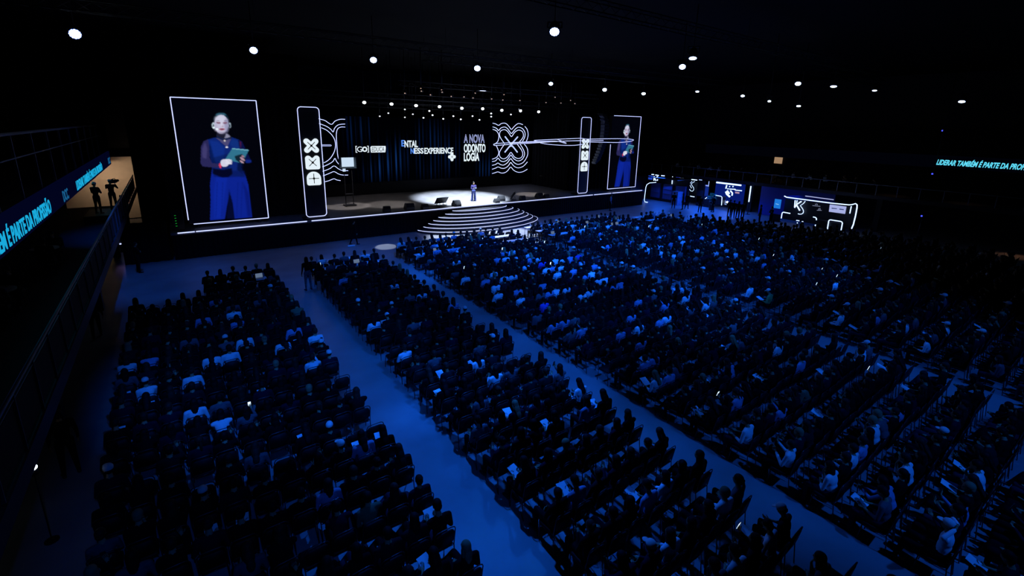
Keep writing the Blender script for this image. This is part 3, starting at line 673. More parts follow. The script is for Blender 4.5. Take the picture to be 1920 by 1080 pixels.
def lamp(px, py, z, rad, kind, label, group=None, tgt=None, pos=None):
    p = Vector(pos if pos is not None else at_z(px, py, z))
    key = (kind, round(rad, 2))
    if key not in LP:
        r = lamp_proto(rad < .14); mm = {'blue': [LENS, HALOB], 'white': [LENSW], 'small': [LENSS], 'warm': [WARM]}[kind]
        o = add_lens(r, kind, rad).build('lens', mm, r, False); o.location = (0, 0, -.225 if rad >= .14 else -.14); LP[key] = r
    else:
        r = LP[key].copy(); C.objects.link(r)
        for ch in LP[key].children:
            if ch.name.startswith('hanging_rod'): continue
            cc_ = ch.copy(); C.objects.link(cc_); cc_.parent = r
    r.location = p
    d = Vector(tgt)-p if tgt is not None else Vector((0, 0, -1))
    q = d.to_track_quat('-Z', 'Y'); r.rotation_euler = q.to_euler()
    r.rotation_mode = 'XYZ'; mw = Matrix.Translation(p) @ r.rotation_euler.to_matrix().to_4x4()
    rod = MB().cyl((p.x, p.y, p.z+.12), (p.x, p.y, 13.5), .02, n=5).build('hanging_rod', BLKM, r); rod.matrix_parent_inverse = mw.inverted()
    tag(r, label, 'stage lamp', group); return r
CAMV = Vector((0, 0, CAMZ))
def toward(p, down): p = Vector(p); d = CAMV-p; d.z = 0; d.normalize(); return p+d*1.0+Vector((0, 0, -down))
BL = [(140, 60, 11.5, .24, .5, 'blue-white roof lamp farthest left, the largest in the picture'), (475, 90, 11.5, .21, .7, 'blue-white roof lamp above the left video screen'), (700, 108, 11.5, .21, .8, 'blue-white roof lamp above the left part of the backdrop'),
      (895, 124, 11.5, .22, .8, 'blue-white roof lamp above the middle of the backdrop'), (1040, 52, 11.5, .2, 1.0, 'large blue-white roof lamp nearest the top centre of the picture'), (1280, 120, 11.5, .2, 1.0, 'blue-white roof lamp, lower and rounder of the close pair right of centre'),
      (1300, 100, 11.5, .2, 3.2, 'tilted roof lamp, upper and flatter of the close pair right of centre'), (1033, 153, 11.5, .2, 1.1, 'roof lamp directly above the right contour emblem'), (1134, 165, 11.5, .22, 1.0, 'roof lamp between the right column and the right screen, up high'),
      (1207, 172, 11.5, .22, 1.4, 'roof lamp above the right end of the right video screen'), (1308, 167, 11.5, .18, 2.4, 'small slanted roof lamp above the gallery start at right'), (1393, 176, 11.5, .2, 1.6, 'roof lamp above the exhibition booths'),
      (1497, 152, 11.5, .22, 1.3, 'brightest roof lamp over the right booths'), (1564, 156, 11.5, .24, 4, 'flat slanted roof lamp right of the brightest booth-side lamp'), (1641, 164, 11.5, .18, 5, 'thin slanted faint roof lamp, second from the right'),
      (1805, 184, 10.4, .2, 2.5, 'roof lamp farthest right, above the right ribbon display'), (1498, 195, 9.9, .15, 2.6, 'small low lamp under the brightest booth-side lamp'), (1443, 186, 10.0, .1, 1.5, 'tiny double lamp left of the small low lamp')]
for px, py, z, rad, dn, lab in BL:
    p = at_z(px, py, z); lamp(px, py, z, rad*.8, 'blue', lab, None, toward(p, dn))
for i, (px, py) in enumerate([(683, 190), (734, 193), (780, 196), (824, 198), (866, 201), (905, 202), (941, 205), (976, 206), (1010, 208)]):
    p = at_y(px, py, 36.1); nth = ['first', 'second', 'third', 'fourth', 'fifth', 'sixth', 'seventh', 'eighth', 'ninth'][i]
    lamp(0, 0, 0, .125, 'white', nth+' from the left in the row of nine bright white stage lamps', 'bright lamps on the front stage truss', toward(p, .9), p)
SMALL = [(712, 216), (728, 210), (759, 203), (759, 218), (774, 212), (794, 219), (805, 206), (811, 214), (831, 221), (850, 216), (864, 222), (886, 216), (899, 223), (921, 211), (921, 217), (958, 213)]
for i, (px, py) in enumerate(SMALL):
    Y = 38.8 if py < 212.5 else 41.2; p = at_y(px, py, Y)
    lamp(0, 0, 0, .06 if i < 5 else .08, 'small', 'small white rear stage lamp, %s counting from the left' % ['first', 'second', 'third', 'fourth', 'fifth', 'sixth', 'seventh', 'eighth', 'ninth', 'tenth', 'eleventh', 'twelfth', 'thirteenth', 'fourteenth', 'fifteenth', 'sixteenth'][i], 'small lamps on the rear stage trusses', toward(p, .9), p)
WARMP = [(759, 172), (789, 163), (807, 175), (829, 170), (846, 178), (870, 179), (891, 172), (887, 181), (922, 183), (945, 175), (943, 185), (975, 186), (1041, 180), (1024, 190), (1052, 191), (1070, 186), (1078, 192), (790, 168), (828, 166)]
for i, (px, py) in enumerate(WARMP):
    p = at_y(px, py, 33.4); lamp(0, 0, 0, .035, 'warm', 'tiny warm lamp in the dark roof grid above the stage', 'tiny warm lamps above the stage', toward(p, 1.2), p)
truss((14, 33.6, 11.0), (34, 33.6, 11.0), 'dark truss with tiny warm lamps high above the stage front', .35)

# ------------------------------------------------------------------ left gallery, ribbon display
gl = empty('left_gallery', (-5.8, 20, 0), 0, 'dark raised gallery along the left wall with a tube railing', 'gallery')
part(MB().box((-5.8, 14.3, 2.6), (6.4, 48.6, .3)), 'deck', mat('gallery_deck', (.02, .02, .03), .7), gl, False)
part(MB().box((-2.58, 19, 2.6), (.06, 58, .36)), 'edge_beam', mat('gallery_edge', (.03, .035, .06), .5), gl, False)
RAILM = mat('rail_metal', (.22, .23, .28), .4, .2)
part(MB().tube([(-2.6, -9, 3.84), (-2.6, 47, 3.84)], .035, n=8), 'handrail', RAILM, gl)
part(MB().tube([(-2.6, -9, 3.72), (-2.6, 47, 3.72)], .012, n=6), 'rail_wire', RAILM, gl)
for i in range(40): part(MB().box((-2.6, -8+i*1.4, 3.28), (.05, .02, 1.1)), 'rail_post', RAILM, gl, False)
part(MB().box((-2.62, 19, 3.25), (.012, 56, .8)), 'mesh_panel', mat('rail_mesh', (.006, .006, .01), .9), gl, False)
for i in range(6): part(MB().box((-3.4, -4+i*10, 1.23), (.35, .35, 2.44)), 'support_column', DARK, gl, False)
ub = empty('upper_balcony', (-6.5, 20, 4.6), 0, 'dark upper balcony at left whose front carries the glowing text ribbon', 'balcony')
part(MB().box((-6.5, 21.3, 5.12), (4.96, 54, .95)), 'slab', mat('balcony_dark', (.01, .011, .02), .6), ub, False)
part(MB().tube([(-4.0, -5, 7.64), (-4.0, 45, 7.64)], .05, n=8), 'handrail', RAILM, ub)
part(MB().tube([(-4.0, -5, 6.9), (-4.0, 45, 6.9)], .025, n=8), 'rail_wire', RAILM, ub)
for i in range(18): part(MB().box((-4.02, -4+i*2.8, 6.6), (.07, .05, 2.05)), 'rail_post', RAILM, ub, False)
rb = empty('led_ribbon_display', (-4, 20, 5.1), 0, 'long LED ribbon with cyan words on the front of the left balcony', 'led ribbon')
part(MB().box((-3.94, 21.6, 5.12), (.1, 53.8, .98)), 'ribbon_panel', emit('ribbon_bg', (.0006, .0012, .012), 1), rb, False)
def ribt(s, y0, y1, z0, z1, X, root, m, U=(0, 1, 0), **k):
    O = (X, y0, z0); o = text('lettering', s, O, U, (0, 0, 1), abs(y1-y0), z1-z0, m, None, .012, **k)
    o.parent = root; o.matrix_parent_inverse = Matrix.Translation(-root.location)
MSG = 'LIDERAR TAMB\u00c9M \u00c9 PARTE DA PROFISS\u00c3O'
ribt(MSG, 13.2, 23.9, 4.74, 5.36, -3.875, rb, CYAN, bold=.02)
ribt('DCC', 26.6, 27.9, 4.72, 5.18, -3.875, rb, emit('cyan_dim', (.01, .12, .3), .8), bold=.02)
ribt(MSG, 30.4, 42.0, 4.74, 5.30, -3.875, rb, CYAN, bold=.02)
ribt('DCC', 46.4, 47.9, 4.75, 5.2, -3.875, rb, emit('cyan_dim', (.01, .12, .3), .8), bold=.02)

# lit beige partition behind the gallery end
tag(MB().box((-4.6, 49.5, 2.6), (5.0, .15, 5.0)).box((-4.6, 49.4, 3.32), (5.0, .04, .03)).build('partition_panel', mat('beige_paint', (.55, .45, .34), .8, noise=.05, scale=3), smooth=False), 'lit beige wall panel at the far end of the left gallery', 'wall panel')
area('gallery_end_light', (-4.6, 46.0, 4.3), (-4.0, 49.4, 3.6), 30, 2.0, .3, (1, .72, .50)).data.spread = math.radians(110)
# small neon sign on the floor beyond the gallery
q = at_y(231, 462, 37.0); nx = float(q[0])
ns = empty('neon_sign_stand', (nx, 37.0, 0), 0, 'small blue and white glowing sign low beyond the left end of the stage', 'sign')
part(MB().box((nx, 37.1, .9), (.5, .08, 1.78)), 'stand', BLKM, ns, False)
part(MB().tube([(nx, 36.98, 1.6), (nx-.08, 36.98, 1.3), (nx+.06, 36.98, 1.12), (nx, 36.98, .95)], .035), 'blue_tube', emit('neon_blue', (.02, .08, 1), 1.2), ns)
part(MB().tube([(nx-.15, 36.95, .58), (nx+.17, 36.95, .62)], .04), 'white_tube', NEON, ns)
spot('pink_pool_light', (-3.2, 38, 2.3), (-3.3, 35.3, 0), 22, 50, (.5, .35, 1), .8, .05)
spot('left_floor_light', (-1.6, 27, 9.5), (-1.6, 29.5, 0), 1000, 56, BLUE, .8, .1)  # added spot with no fixture, brings blue onto the left floor strip

# ------------------------------------------------------------------ right gallery, ribbon, lit doorway
gr = empty('right_gallery', (52, 15, 0), 0, 'dark raised gallery above the exhibition booths along the right wall', 'gallery')
part(MB().box((52, 13.5, 3.08), (9.9, 52, .3)), 'deck', mat('gallery_deck', (.02, .02, .03), .7), gr, False)
part(MB().tube([(47.1, -12, 4.1), (47.1, 39, 4.1)], .03, n=8), 'handrail', RAILM, gr)
for i in range(36): part(MB().box((47.1, -11.5+i*1.42, 3.65), (.03, .05, .86)), 'rail_post', RAILM, gr, False)
for i in range(5): part(MB().box((48.5, -8+i*11, 1.46), (.4, .4, 2.9)), 'support_column', DARK, gr, False)
rr = empty('led_ribbon_display', (47, 0, 6.2), 0, 'LED ribbon with bright cyan words high on the right balcony', 'led ribbon')
part(MB().box((47.3, 9, 6.25), (.2, 42, .9)), 'ribbon_panel', emit('ribbon_bg_dark', (.0003, .0005, .002), 1), rr, False)
p0 = at_x(1755, 309, 47.05); p1 = at_x(1755, 297, 47.05)
ribt(MSG, p0[1], p0[1]-5.35, p0[2], p1[2]+.03, 47.06, rr, CYANR, U=(0, -1, 0), bold=.035, shear=.25)
ubr = tag(MB().box((52.2, 9, 6.1), (9.4, 42, .4)).build('upper_balcony', mat('balcony_dark', (.01, .011, .02), .6), smooth=False), 'dark upper balcony slab behind the right text ribbon', 'balcony')
p0 = at_x(1451, 306, 56.9); p1 = at_x(1468, 291, 56.9)
struct(MB().box((56.93, (p0[1]+p1[1])/2, (p0[2]+p1[2])/2), (.1, abs(p0[1]-p1[1]), p1[2]-p0[2])), 'doorway_1', emit('doorway_glow', (.34, .21, .12), 1.0))  # glowing panel stands for light from the room behind a doorway
for (x, y, z, p_) in [(48.6, 13.4, 5.3, 7), (48.4, 8.8, 5.2, 5), (48.5, 17, 5, 3), (48.2, 5.5, 1.6, 16), (49.5, 30, 5, 3), (49, 24, 5, 3)]:
    spot('gallery_glow_light', (x, y, z), (x-.4, y, 0), p_, 80, (1, .5, .28), .8, .1)
for i, (px, py, X) in enumerate([(1767, 245, 50), (1748, 326, 46.9), (1728, 405, 44)]):
    p = at_x(px, py, X); il = empty('indicator_light', tuple(p), 0, ['tiny violet light above the right ribbon display', 'tiny violet light just below the start of the right ribbon', 'tiny violet light lowest of three at right, above the seating'][i], 'indicator light')
    MB().ell((0, 0, 0), (.06, .06, .06), 0).build('lamp_dome', emit('led_violet', (.06, .08, 1), 1.5), il); MB().box((.12, 0, 0), (.16, .14, .14)).build('housing', BLKM, il, False)
    MB().tube([(.2, 0, 0), (.2, 0, (13.5-p[2]) if i != 2 else -p[2])], .03, n=5).build('mounting_rod', BLKM, il)

# ------------------------------------------------------------------ exhibition booths on the right
BBLK = mat('booth_black', (.006, .007, .012), .5); BBLU = mat('booth_blue', (.04, .06, .4), .6); NB = emit('neon_booth', (.45, .62, 1.0), 2.2); NBT = emit('neon_booth_thin', (.35, .5, 1.0), 1.5)
def bx3(x0, y0, x1, y1, X, d, m, name, root):   # box whose front face fills the given outline on the plane x=X
    a = at_x(x0, y0, X); b = at_x(x1, y1, X); z0, z1 = min(a[2], b[2]), max(a[2], b[2])
    return part(MB().box((X+d/2, (a[1]+b[1])/2, (max(z0, 0)+z1)/2), (d, abs(a[1]-b[1]), z1-max(z0, 0))), name, m, root, False)
def tb(P, X, r, m, name, root, sm=False):
    Q = [at_x(a, b, X) for a, b in P]; Q = [(X, q[1], max(q[2], .04)) for q in Q]
    if sm: Q = smooth_path(Q, 4)
    return part(MB().tube(Q, r, n=6), name, m, root)
def booth(x, y, label): return empty('exhibition_booth', (x, y, 0), 0, label, 'booth')
def c4(P): return [(1200+a/8.727, 310+b/8.727) for a, b in P]
def c5(P): return [(1440+a/9.6, 350+b/9.6) for a, b in P]
b1 = booth(44, 33, 'exhibition booth nearest the stage with a rounded white tube frame')
part(MB().box((46.1, 33.5, 1.45), (.1, 5.6, 2.9)), 'back_panel', BBLK, b1, False)
for k in range(3): part(MB().box((45.95, 31.6+k*1.7, 1.2), (.25, 1.2, 1.7)).box((45.78, 31.6+k*1.7, 1.0), (.1, 1.1, .04)).box((45.78, 31.6+k*1.7, 1.5), (.1, 1.1, .04)), 'display_shelf', mat('shelf_blue', (.05, .07, .2), .5), b1, False)
part(MB().box((44.85, 36.4, 1.4), (2.5, .1, 2.8)), 'side_panel', BBLK, b1, False)
part(MB().box((44.9, 33.5, 2.88), (2.5, 5.8, .08)), 'canopy', BBLK, b1, False)
tb([(1230, 342), (1218, 343), (1213, 346), (1211, 351), (1208, 375), (1209, 381), (1214, 382.5)], 43.6, .035, NB, 'frame_tube', b1)
for a, b in [((1222, 327), (1226, 327.3)), ((1229, 328), (1235, 329)), ((1240, 329.3), (1246, 329.8))]: tb([a, b], 43.8, .05, NB, 'top_tube', b1)
tb(c4([(232, 180), (228, 250)]), 44.0, .06, NB, 'letter_tube', b1); tb(c4([(290, 185), (240, 215), (262, 250)]), 44.0, .06, NB, 'letter_tube', b1); tb(c4([(288, 228), (284, 250)]), 44, .06, NB, 'letter_tube', b1)
tb([(1261, 331), (1260, 345)], 46, .05, NB, 'side_tube', b1)
bx3(1216, 329, 1222, 337, 44.2, .1, emit('small_blue_sign', (.02, .07, .6), .8), 'small_sign', b1)
part(MB().box((45.4, 31.6, .75), (1.0, .75, 1.5)), 'plinth', mat('pale_plinth', (.14, .22, .4), .6, noise=.2, scale=3), b1, False)
b2 = booth(48, 30, 'exhibition booth with a tall neon K letter outline, second from the stage')
bx3(1272, 337, 1306, 378, 47.9, .1, BBLK, 'back_panel', b2); bx3(1267, 332, 1271.5, 362, 47.6, .1, emit('violet_panel', (.04, .06, .75), .55), 'lit_panel', b2)
tb([(1273.5, 333.8), (1307, 337.8)], 47.3, .05, NB, 'top_tube', b2); tb([(1311, 337.5), (1316, 338)], 47.3, .06, NBT, 'top_tube', b2)
tb(c4([(815, 248), (795, 250), (785, 360), (830, 418), (858, 425), (880, 400), (878, 370), (835, 305), (895, 262)]), 47.3, .022, NB, 'letter_tube', b2); tb(c4([(852, 262), (808, 305), (842, 375)]), 47.3, .022, NB, 'letter_tube', b2)
tb([(1269.5, 355), (1267.5, 356.5), (1266, 373)], 46.8, .03, NB, 'counter_tube', b2); tb([(1288, 366.5), (1302, 369.2)], 46.8, .04, NB, 'counter_tube', b2); tb([(1288.5, 359), (1287.5, 364)], 46.8, .04, NBT, 'counter_tube', b2)
part(MB().box((47.3, 29.4, .55), (.8, 1.6, 1.1)), 'counter', BBLK, b2, False)
b3 = booth(48, 27, 'narrow exhibition booth with a slanted violet lit panel, beside the plant')
bx3(1309, 338, 1316, 380, 46.9, .3, BBLK, 'pillar', b3)
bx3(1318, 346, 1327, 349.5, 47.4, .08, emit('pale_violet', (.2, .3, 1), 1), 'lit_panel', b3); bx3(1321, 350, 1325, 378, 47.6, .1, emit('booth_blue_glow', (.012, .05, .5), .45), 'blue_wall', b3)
tb([(1329.5, 340), (1328.3, 350)], 46.9, .03, NBT, 'side_tube', b3); tb([(1322, 372.5), (1324, 371.5), (1325.5, 369.8)], 46.9, .035, NB, 'floor_tube', b3)
b4 = booth(48, 25.6, 'exhibition booth with the thick bright tube on top and a white-lit counter')
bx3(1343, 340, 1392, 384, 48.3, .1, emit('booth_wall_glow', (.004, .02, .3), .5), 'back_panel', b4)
tb([(1343.5, 342), (1389.5, 347.5)], 47.2, .085, NB, 'top_tube', b4)
tb(c4([(1420, 325), (1405, 380)]), 47.5, .07, NB, 'letter_tube', b4); tb(c4([(1405, 430), (1420, 470), (1470, 515)]), 47.5, .09, NB, 'letter_tube', b4); tb(c4([(1425, 415), (1460, 465)]), 47.5, .09, NB, 'letter_tube', b4); tb(c4([(1480, 415), (1512, 455), (1505, 495)]), 47.5, .07, NB, 'letter_tube', b4)
for q in ([(1462, 345), (1470, 352)], [(1518, 340), (1524, 355)]): tb(c4(q), 47.5, .06, NB, 'letter_tube', b4)
tb(c4([(1430, 385), (1450, 385)]), 47.5, .05, NB, 'text_tube', b4); tb(c4([(1465, 388), (1560, 392)]), 47.5, .05, NB, 'text_tube', b4); tb(c4([(1555, 405), (1665, 416)]), 47.4, .05, NB, 'text_tube', b4)
bx3(1378.5, 359.5, 1385.5, 363.3, 47.3, .06, emit('pale_label', (.55, .35, .5), .8), 'label_plate', b4)
tb([(1342, 366.2), (1352, 368), (1353.8, 370), (1352.8, 385)], 46.4, .035, NB, 'counter_tube', b4)
bx3(1341, 367.5, 1353, 385, 46.6, .6, BBLK, 'counter', b4)
part(MB().ell(tuple(at_x(1363.5, 379, 47.2)), (.12, .12, .12)), 'globe_lamp', NEONB, b4); tb(c4([(1395, 570), (1390, 640), (1415, 640)]), 47.2, .03, NBT, 'stool_tube', b4)
vt = empty('light_totem', (46.6, 24, 0), 0, 'thick bright upright tube standing right of the four booths', 'light tube')
q0 = at_x(1408, 349, 46.6); q1 = at_x(1404, 378.5, 46.6)
part(MB().tube([(46.6, q0[1], q0[2]), (46.6, q1[1], q1[2])], .06), 'tube', NB, vt); part(MB().box((46.7, q1[1], .02), (.35, .35, .035)).cyl((46.7, q1[1], .03), (46.68, q1[1], q1[2]), .04), 'base', BBLK, vt, False)
pw = tag(MB().box((48.0, 20.5, 1.45), (.12, 6.6, 2.88)).build('partition_wall', BBLU, smooth=False), 'plain blue-lit partition wall between the booths and the white-outlined booth', 'partition')
tt = empty('info_totem', (45.4, 20.2, 0), 0, 'bright blue information screen totem left of the rightmost booth', 'totem')
bx3(1453, 373, 1462, 391.5, 45.4, .08, emit('totem_blue', (.012, .19, .72), .95), 'screen', tt); q = at_x(1457, 391, 45.4)
tb([(1454.5, 382), (1460, 383.5)], 45.38, .02, emit('totem_text', (.4, .8, 1), 1), 'text_line', tt)
part(MB().box((45.46, q[1], .35), (.08, .8, .7)).box((45.46, q[1], .03), (.45, .9, .05)), 'stand', BBLK, tt, False)
b5 = booth(45.6, 17.6, 'rightmost exhibition booth with a full white tube outline and bright screen')
X5 = 45.0
tb([(1470.5, 367.5), (1475, 369.8), (1520, 375.8), (1560, 381), (1592, 384.2), (1598, 383.5), (1604, 381.7), (1607, 384), (1606.8, 390), (1604, 405), (1600, 421), (1597, 428), (1593, 431)], X5, .045, NB, 'frame_tube', b5)
tb([(1510, 367.5), (1563, 374.5)], X5+1.2, .04, NEOND, 'top_tube', b5)
for P, r_ in [([(490, 245), (478, 375)], .05), ([(525, 245), (512, 330), (480, 380)], .04), ([(600, 265), (512, 325), (572, 430)], .06), ([(670, 262), (640, 300), (582, 342), (625, 400), (640, 440), (632, 475), (600, 495), (565, 495), (540, 487)], .03)]: tb(c5(P), X5+1.0, r_, NB, 'letter_tube', b5)
bx3(1473, 372, 1600, 432, X5+1.2, .1, BBLK, 'back_panel', b5)
p0, p1 = at_x(1555, 397, X5+1.05), at_x(1585, 393.5, X5+1.05)
scr = MB(); Q = [at_x(*p, X5+1.05) for p in c5([(1095, 450), (1380, 490), (1405, 360), (1112, 322)])]; scr.add([(X5+1.05, q[1], q[2]) for q in Q]+[(X5+1.15, q[1], q[2]) for q in Q], [(0, 1, 2, 3), (7, 6, 5, 4), (0, 4, 5, 1), (1, 5, 6, 2), (2, 6, 7, 3), (3, 7, 4, 0)])
part(scr, 'screen', emit('pale_screen', (.42, .47, .85), .9), b5, False)
for (a, b, c_, d) in [(1145, 1240, 385, 398), (1285, 1365, 400, 415)]:
    Q = [at_x(*p, X5+1.03) for p in c5([(a, c_-6), (b, c_+6), (b, d+6), (a, d-2)])]; part(MB().add([(X5+1.03, q[1], q[2]) for q in Q], [(0, 1, 2, 3)]), 'screen_mark', emit('mark_blue', (.02, .03, .12), 1), b5, False)
for P in [[(800, 340), (940, 355)], [(850, 310), (860, 330)], [(875, 305), (890, 330)], [(880, 425), (965, 428)], [(915, 390), (910, 420)], [(935, 385), (940, 420)]]: tb(c5(P), X5+1.05, .02, emit('mark_white', (.35, .4, .6), .7), 'logo_mark', b5)
tb(c5([(1500, 352), (1472, 482)]), X5+.6, .04, NB, 'side_tube', b5)
CT = [([(238, 570), (252, 485), (262, 465), (280, 460), (400, 482)], 'counter_tube'), ([(812, 545), (850, 552), (870, 570), (872, 602)], 'counter_tube'), ([(1068, 765), (1093, 618), (1105, 602), (1125, 597), (1305, 625), (1328, 635), (1340, 655), (1308, 822)], 'counter_tube')]
for P, nme in CT: tb(c5(P), X5-.2, .04, NB, nme, b5)
for P in [[(510, 607), (562, 614)], [(610, 628), (632, 630)], [(855, 685), (848, 712)], [(522, 650), (535, 655)]]: tb(c5(P), X5-.2, .04, NB, 'shelf_tube', b5)
part(MB().box((X5+.15, 16.2, .42), (.5, 1.9, .84)), 'counter', BBLK, b5, False)
for (x, y, z, p_, sx, sy) in [(44.4, 33.5, 2.75, 150, 1.6, 3.0), (45.6, 29.0, 2.75, 260, 1.2, 3.0), (45.6, 25.8, 2.75, 240, 1.2, 2.6), (47.2, 20.5, 2.8, 30, 1.0, 4.0)]:
    area('booth_light', (x, y, z), (x-1.8, y-.4, 0), p_, sx, sy, (.01, .12, 1.0))
# potted plant before the booths
pp = at_x(1334, 385, 45.6); pl = empty('potted_plant', (45.6, pp[1], 0), 0, 'bushy green potted plant in a tall black planter between the booths', 'plant')
MB().cyl((0, 0, 0), (0, 0, .95), .22, .28, n=14).build('planter', BBLK, pl)
mb = MB()
for i in range(150):
    a = random.uniform(0, 6.28); e = random.uniform(-.3, 1.3); R_ = random.uniform(.25, .5); d = Vector((math.cos(a)*math.cos(e), math.sin(a)*math.cos(e), math.sin(e)))
    p = Vector((0, 0, 1.3))+d*R_; u = d.cross(Vector((0, 0, 1))).normalized()*.045
    mb.add([p-d*.09, p+u, p+d*.14+Vector((0, 0, -.03)), p-u], [(0, 1, 2, 3)])
for i in range(8): a = i*.8; mb.tube([(0, 0, .9), (.12*math.cos(a), .12*math.sin(a), 1.2), (.3*math.cos(a), .3*math.sin(a), 1.5)], .008, n=4)
mb.build('foliage', mat('leaf_green', (.06, .25, .10), .5), pl, False)

# ------------------------------------------------------------------ people
def remesh(mb, voxel, ratio, name='body'):
    o = mb.build('tmp', BLACK); mod = o.modifiers.new('r', 'REMESH'); mod.mode = 'VOXEL'; mod.voxel_size = voxel; mod.use_smooth_shade = True
    s = o.modifiers.new('s', 'SMOOTH'); s.factor = .5; s.iterations = 4
    d = o.modifiers.new('d', 'DECIMATE'); d.ratio = ratio
    dg = bpy.context.evaluated_depsgraph_get(); dg.update()
    me = bpy.data.meshes.new_from_object(o.evaluated_get(dg)); me.name = name
    om = o.data; bpy.data.objects.remove(o); bpy.data.meshes.remove(om); return me
def V3(*a): return Vector(a)
class Body:
    """primitives (with a region each) -> one continuous surface, regions: 0 skin 1 shirt 2 trousers 3 shoes"""
    def __init__(s): s.mb = MB(); s.pr = []; s.fing = MB()
    def cap(s, a, b, r1, r2, reg, n=12):
        a, b = Vector(a), Vector(b); s.mb.tube([a, b], r1, 0, n, rr=[r1, r2]); s.mb.ell(a, (r1,)*3, 0, n); s.mb.ell(b, (r2,)*3, 0, n); s.pr.append(('c', a, b, r1, r2, reg))
    def ell(s, c, r, reg, R=None): s.mb.ell(c, r, 0, 14, R); s.pr.append(('e', Vector(c), r, R, 0, reg))
    def chain(s, P, rs, reg):
        for i in range(len(P)-1): s.cap(P[i], P[i+1], rs[i], rs[i+1], reg)
    def hand(s, wr, d, palm, side, curl=.6, sc=1.0):
        """wrist, finger direction, palm normal, side=+1 thumb towards d x palm"""
        d = Vector(d).normalized(); n = Vector(palm).normalized(); n = (n-d*n.dot(d)).normalized(); x = d.cross(n)*side; wr = Vector(wr)
        pc = wr+d*.05*sc; R = Matrix((x, d, n)).transposed()
        s.ell(pc, (.042*sc, .052*sc, .017*sc), 0, R)
        for k, (off, L) in enumerate([(.030, .078), (.010, .085), (-.010, .080), (-.029, .064)]):
            b = wr+d*.088*sc+x*off*sc; L *= sc
            m1 = b+(d*math.cos(curl*.4)+n*math.sin(curl*.4))*L*.45; m2 = m1+(d*math.cos(curl*1.2)+n*math.sin(curl*1.2))*L*.32; m3 = m2+(d*math.cos(curl*1.9)+n*math.sin(curl*1.9))*L*.23
            s.fing.tube([b-d*.02*sc, m1, m2, m3], .009, 0, 5, rr=[.0095*sc, .009*sc, .008*sc, .0055*sc])
        b = wr+d*.03*sc+x*.032*sc; m1 = b+(x*.75+d*.6+n*.25).normalized()*.038*sc; m2 = m1+(d*.85+x*.3+n*.45).normalized()*.03*sc
        s.fing.tube([b-x*.012, m1, m2], .01, 0, 5, rr=[.013*sc, .010*sc, .007*sc])
    def head(s, c, pitch=0, yaw=0, sc=1.0):
        R = Matrix.Rotation(yaw, 3, 'Z') @ Matrix.Rotation(-pitch, 3, 'X'); c = Vector(c); s.hc = c; s.hR = R
        s.ell(c+R @ V3(0, -.008, .018), (.076*sc, .094*sc, .098*sc), 0, R)
        s.ell(c+R @ V3(0, .022, -.045), (.056*sc, .066*sc, .074*sc), 0, R)
        s.ell(c+R @ V3(0, .094, -.016), (.012, .017, .022), 0, R)
        for q in (-1, 1): s.ell(c+R @ V3(q*.077*sc, -.004, -.008), (.008, .017, .028), 0, R)
        s.ell(c+R @ V3(0, .082, -.055), (.022, .010, .008), 0, R)
        for q in (-1, 1): s.ell(c+R @ V3(q*.030, .076, .022), (.019, .013, .006), 0, R)
        # eye sockets marked by small dark eye shapes on the finished surface
        for q in (-1, 1): s.fing.ell(c+R @ V3(q*.030*sc, .079*sc, .003), (.012, .009, .006), 4, 6, R)
        s.fing.ell(c+R @ V3(0, .088*sc, -.060), (.018, .006, .004), 5, 6, R)
    def make(s, name, voxel=.017, ratio=.25, lo=False):
        me = remesh(s.mb, voxel, ratio, name)
        n = len(me.polygons); cen = np.zeros(n*3); me.polygons.foreach_get('center', cen); cen = cen.reshape(-1, 3)
        best = np.full(n, 1e9); lab = np.zeros(n, int)
        for k, a, b, c, d, reg in s.pr:
            if k == 'c':
                A = np.array(a); B = np.array(b); ab = B-A; t = np.clip(((cen-A)@ab)/max(ab@ab, 1e-9), 0, 1); D = np.linalg.norm(cen-(A+t[:, None]*ab), axis=1)-(c+(d-c)*t)
            else:
                P = cen-np.array(a)
                if c is not None: P = P@np.array(c)
                r = np.array(b); q = np.linalg.norm(P/r, axis=1); D = (q-1)*r.min() if True else 0
            m = D < best; best[m] = D[m]; lab[m] = reg
        me.materials.clear()
        for m_ in (SKIN, SH['black'], TROU, SHOE, mat('eye_dark', (.01, .01, .01), .3), mat('lips', (.3, .10, .09), .5)): me.materials.append(m_)
        me.polygons.foreach_set('material_index', lab.astype(np.int32)); me.polygons.foreach_set('use_smooth', [True]*n)
        if not lo:   # fingers, eyes and lips are welded into the same mesh
            vo = np.zeros(len(me.vertices)*3); me.vertices.foreach_get('co', vo); vs = [tuple(v) for v in vo.reshape(-1, 3)]
            fs = [tuple(p.vertices) for p in me.polygons]; mi = list(map(int, lab)); o = len(vs)
            vs += s.fing.v; fs += [tuple(i+o for i in f) for f in s.fing.f]; mi += s.fing.m
            m2 = bpy.data.meshes.new(name); m2.from_pydata(vs, [], fs)
            for m_ in me.materials: m2.materials.append(m_)
            m2.polygons.foreach_set('material_index', mi); m2.polygons.foreach_set('use_smooth', [True]*len(fs)); m2.update(); bpy.data.meshes.remove(me); me = m2
        return me
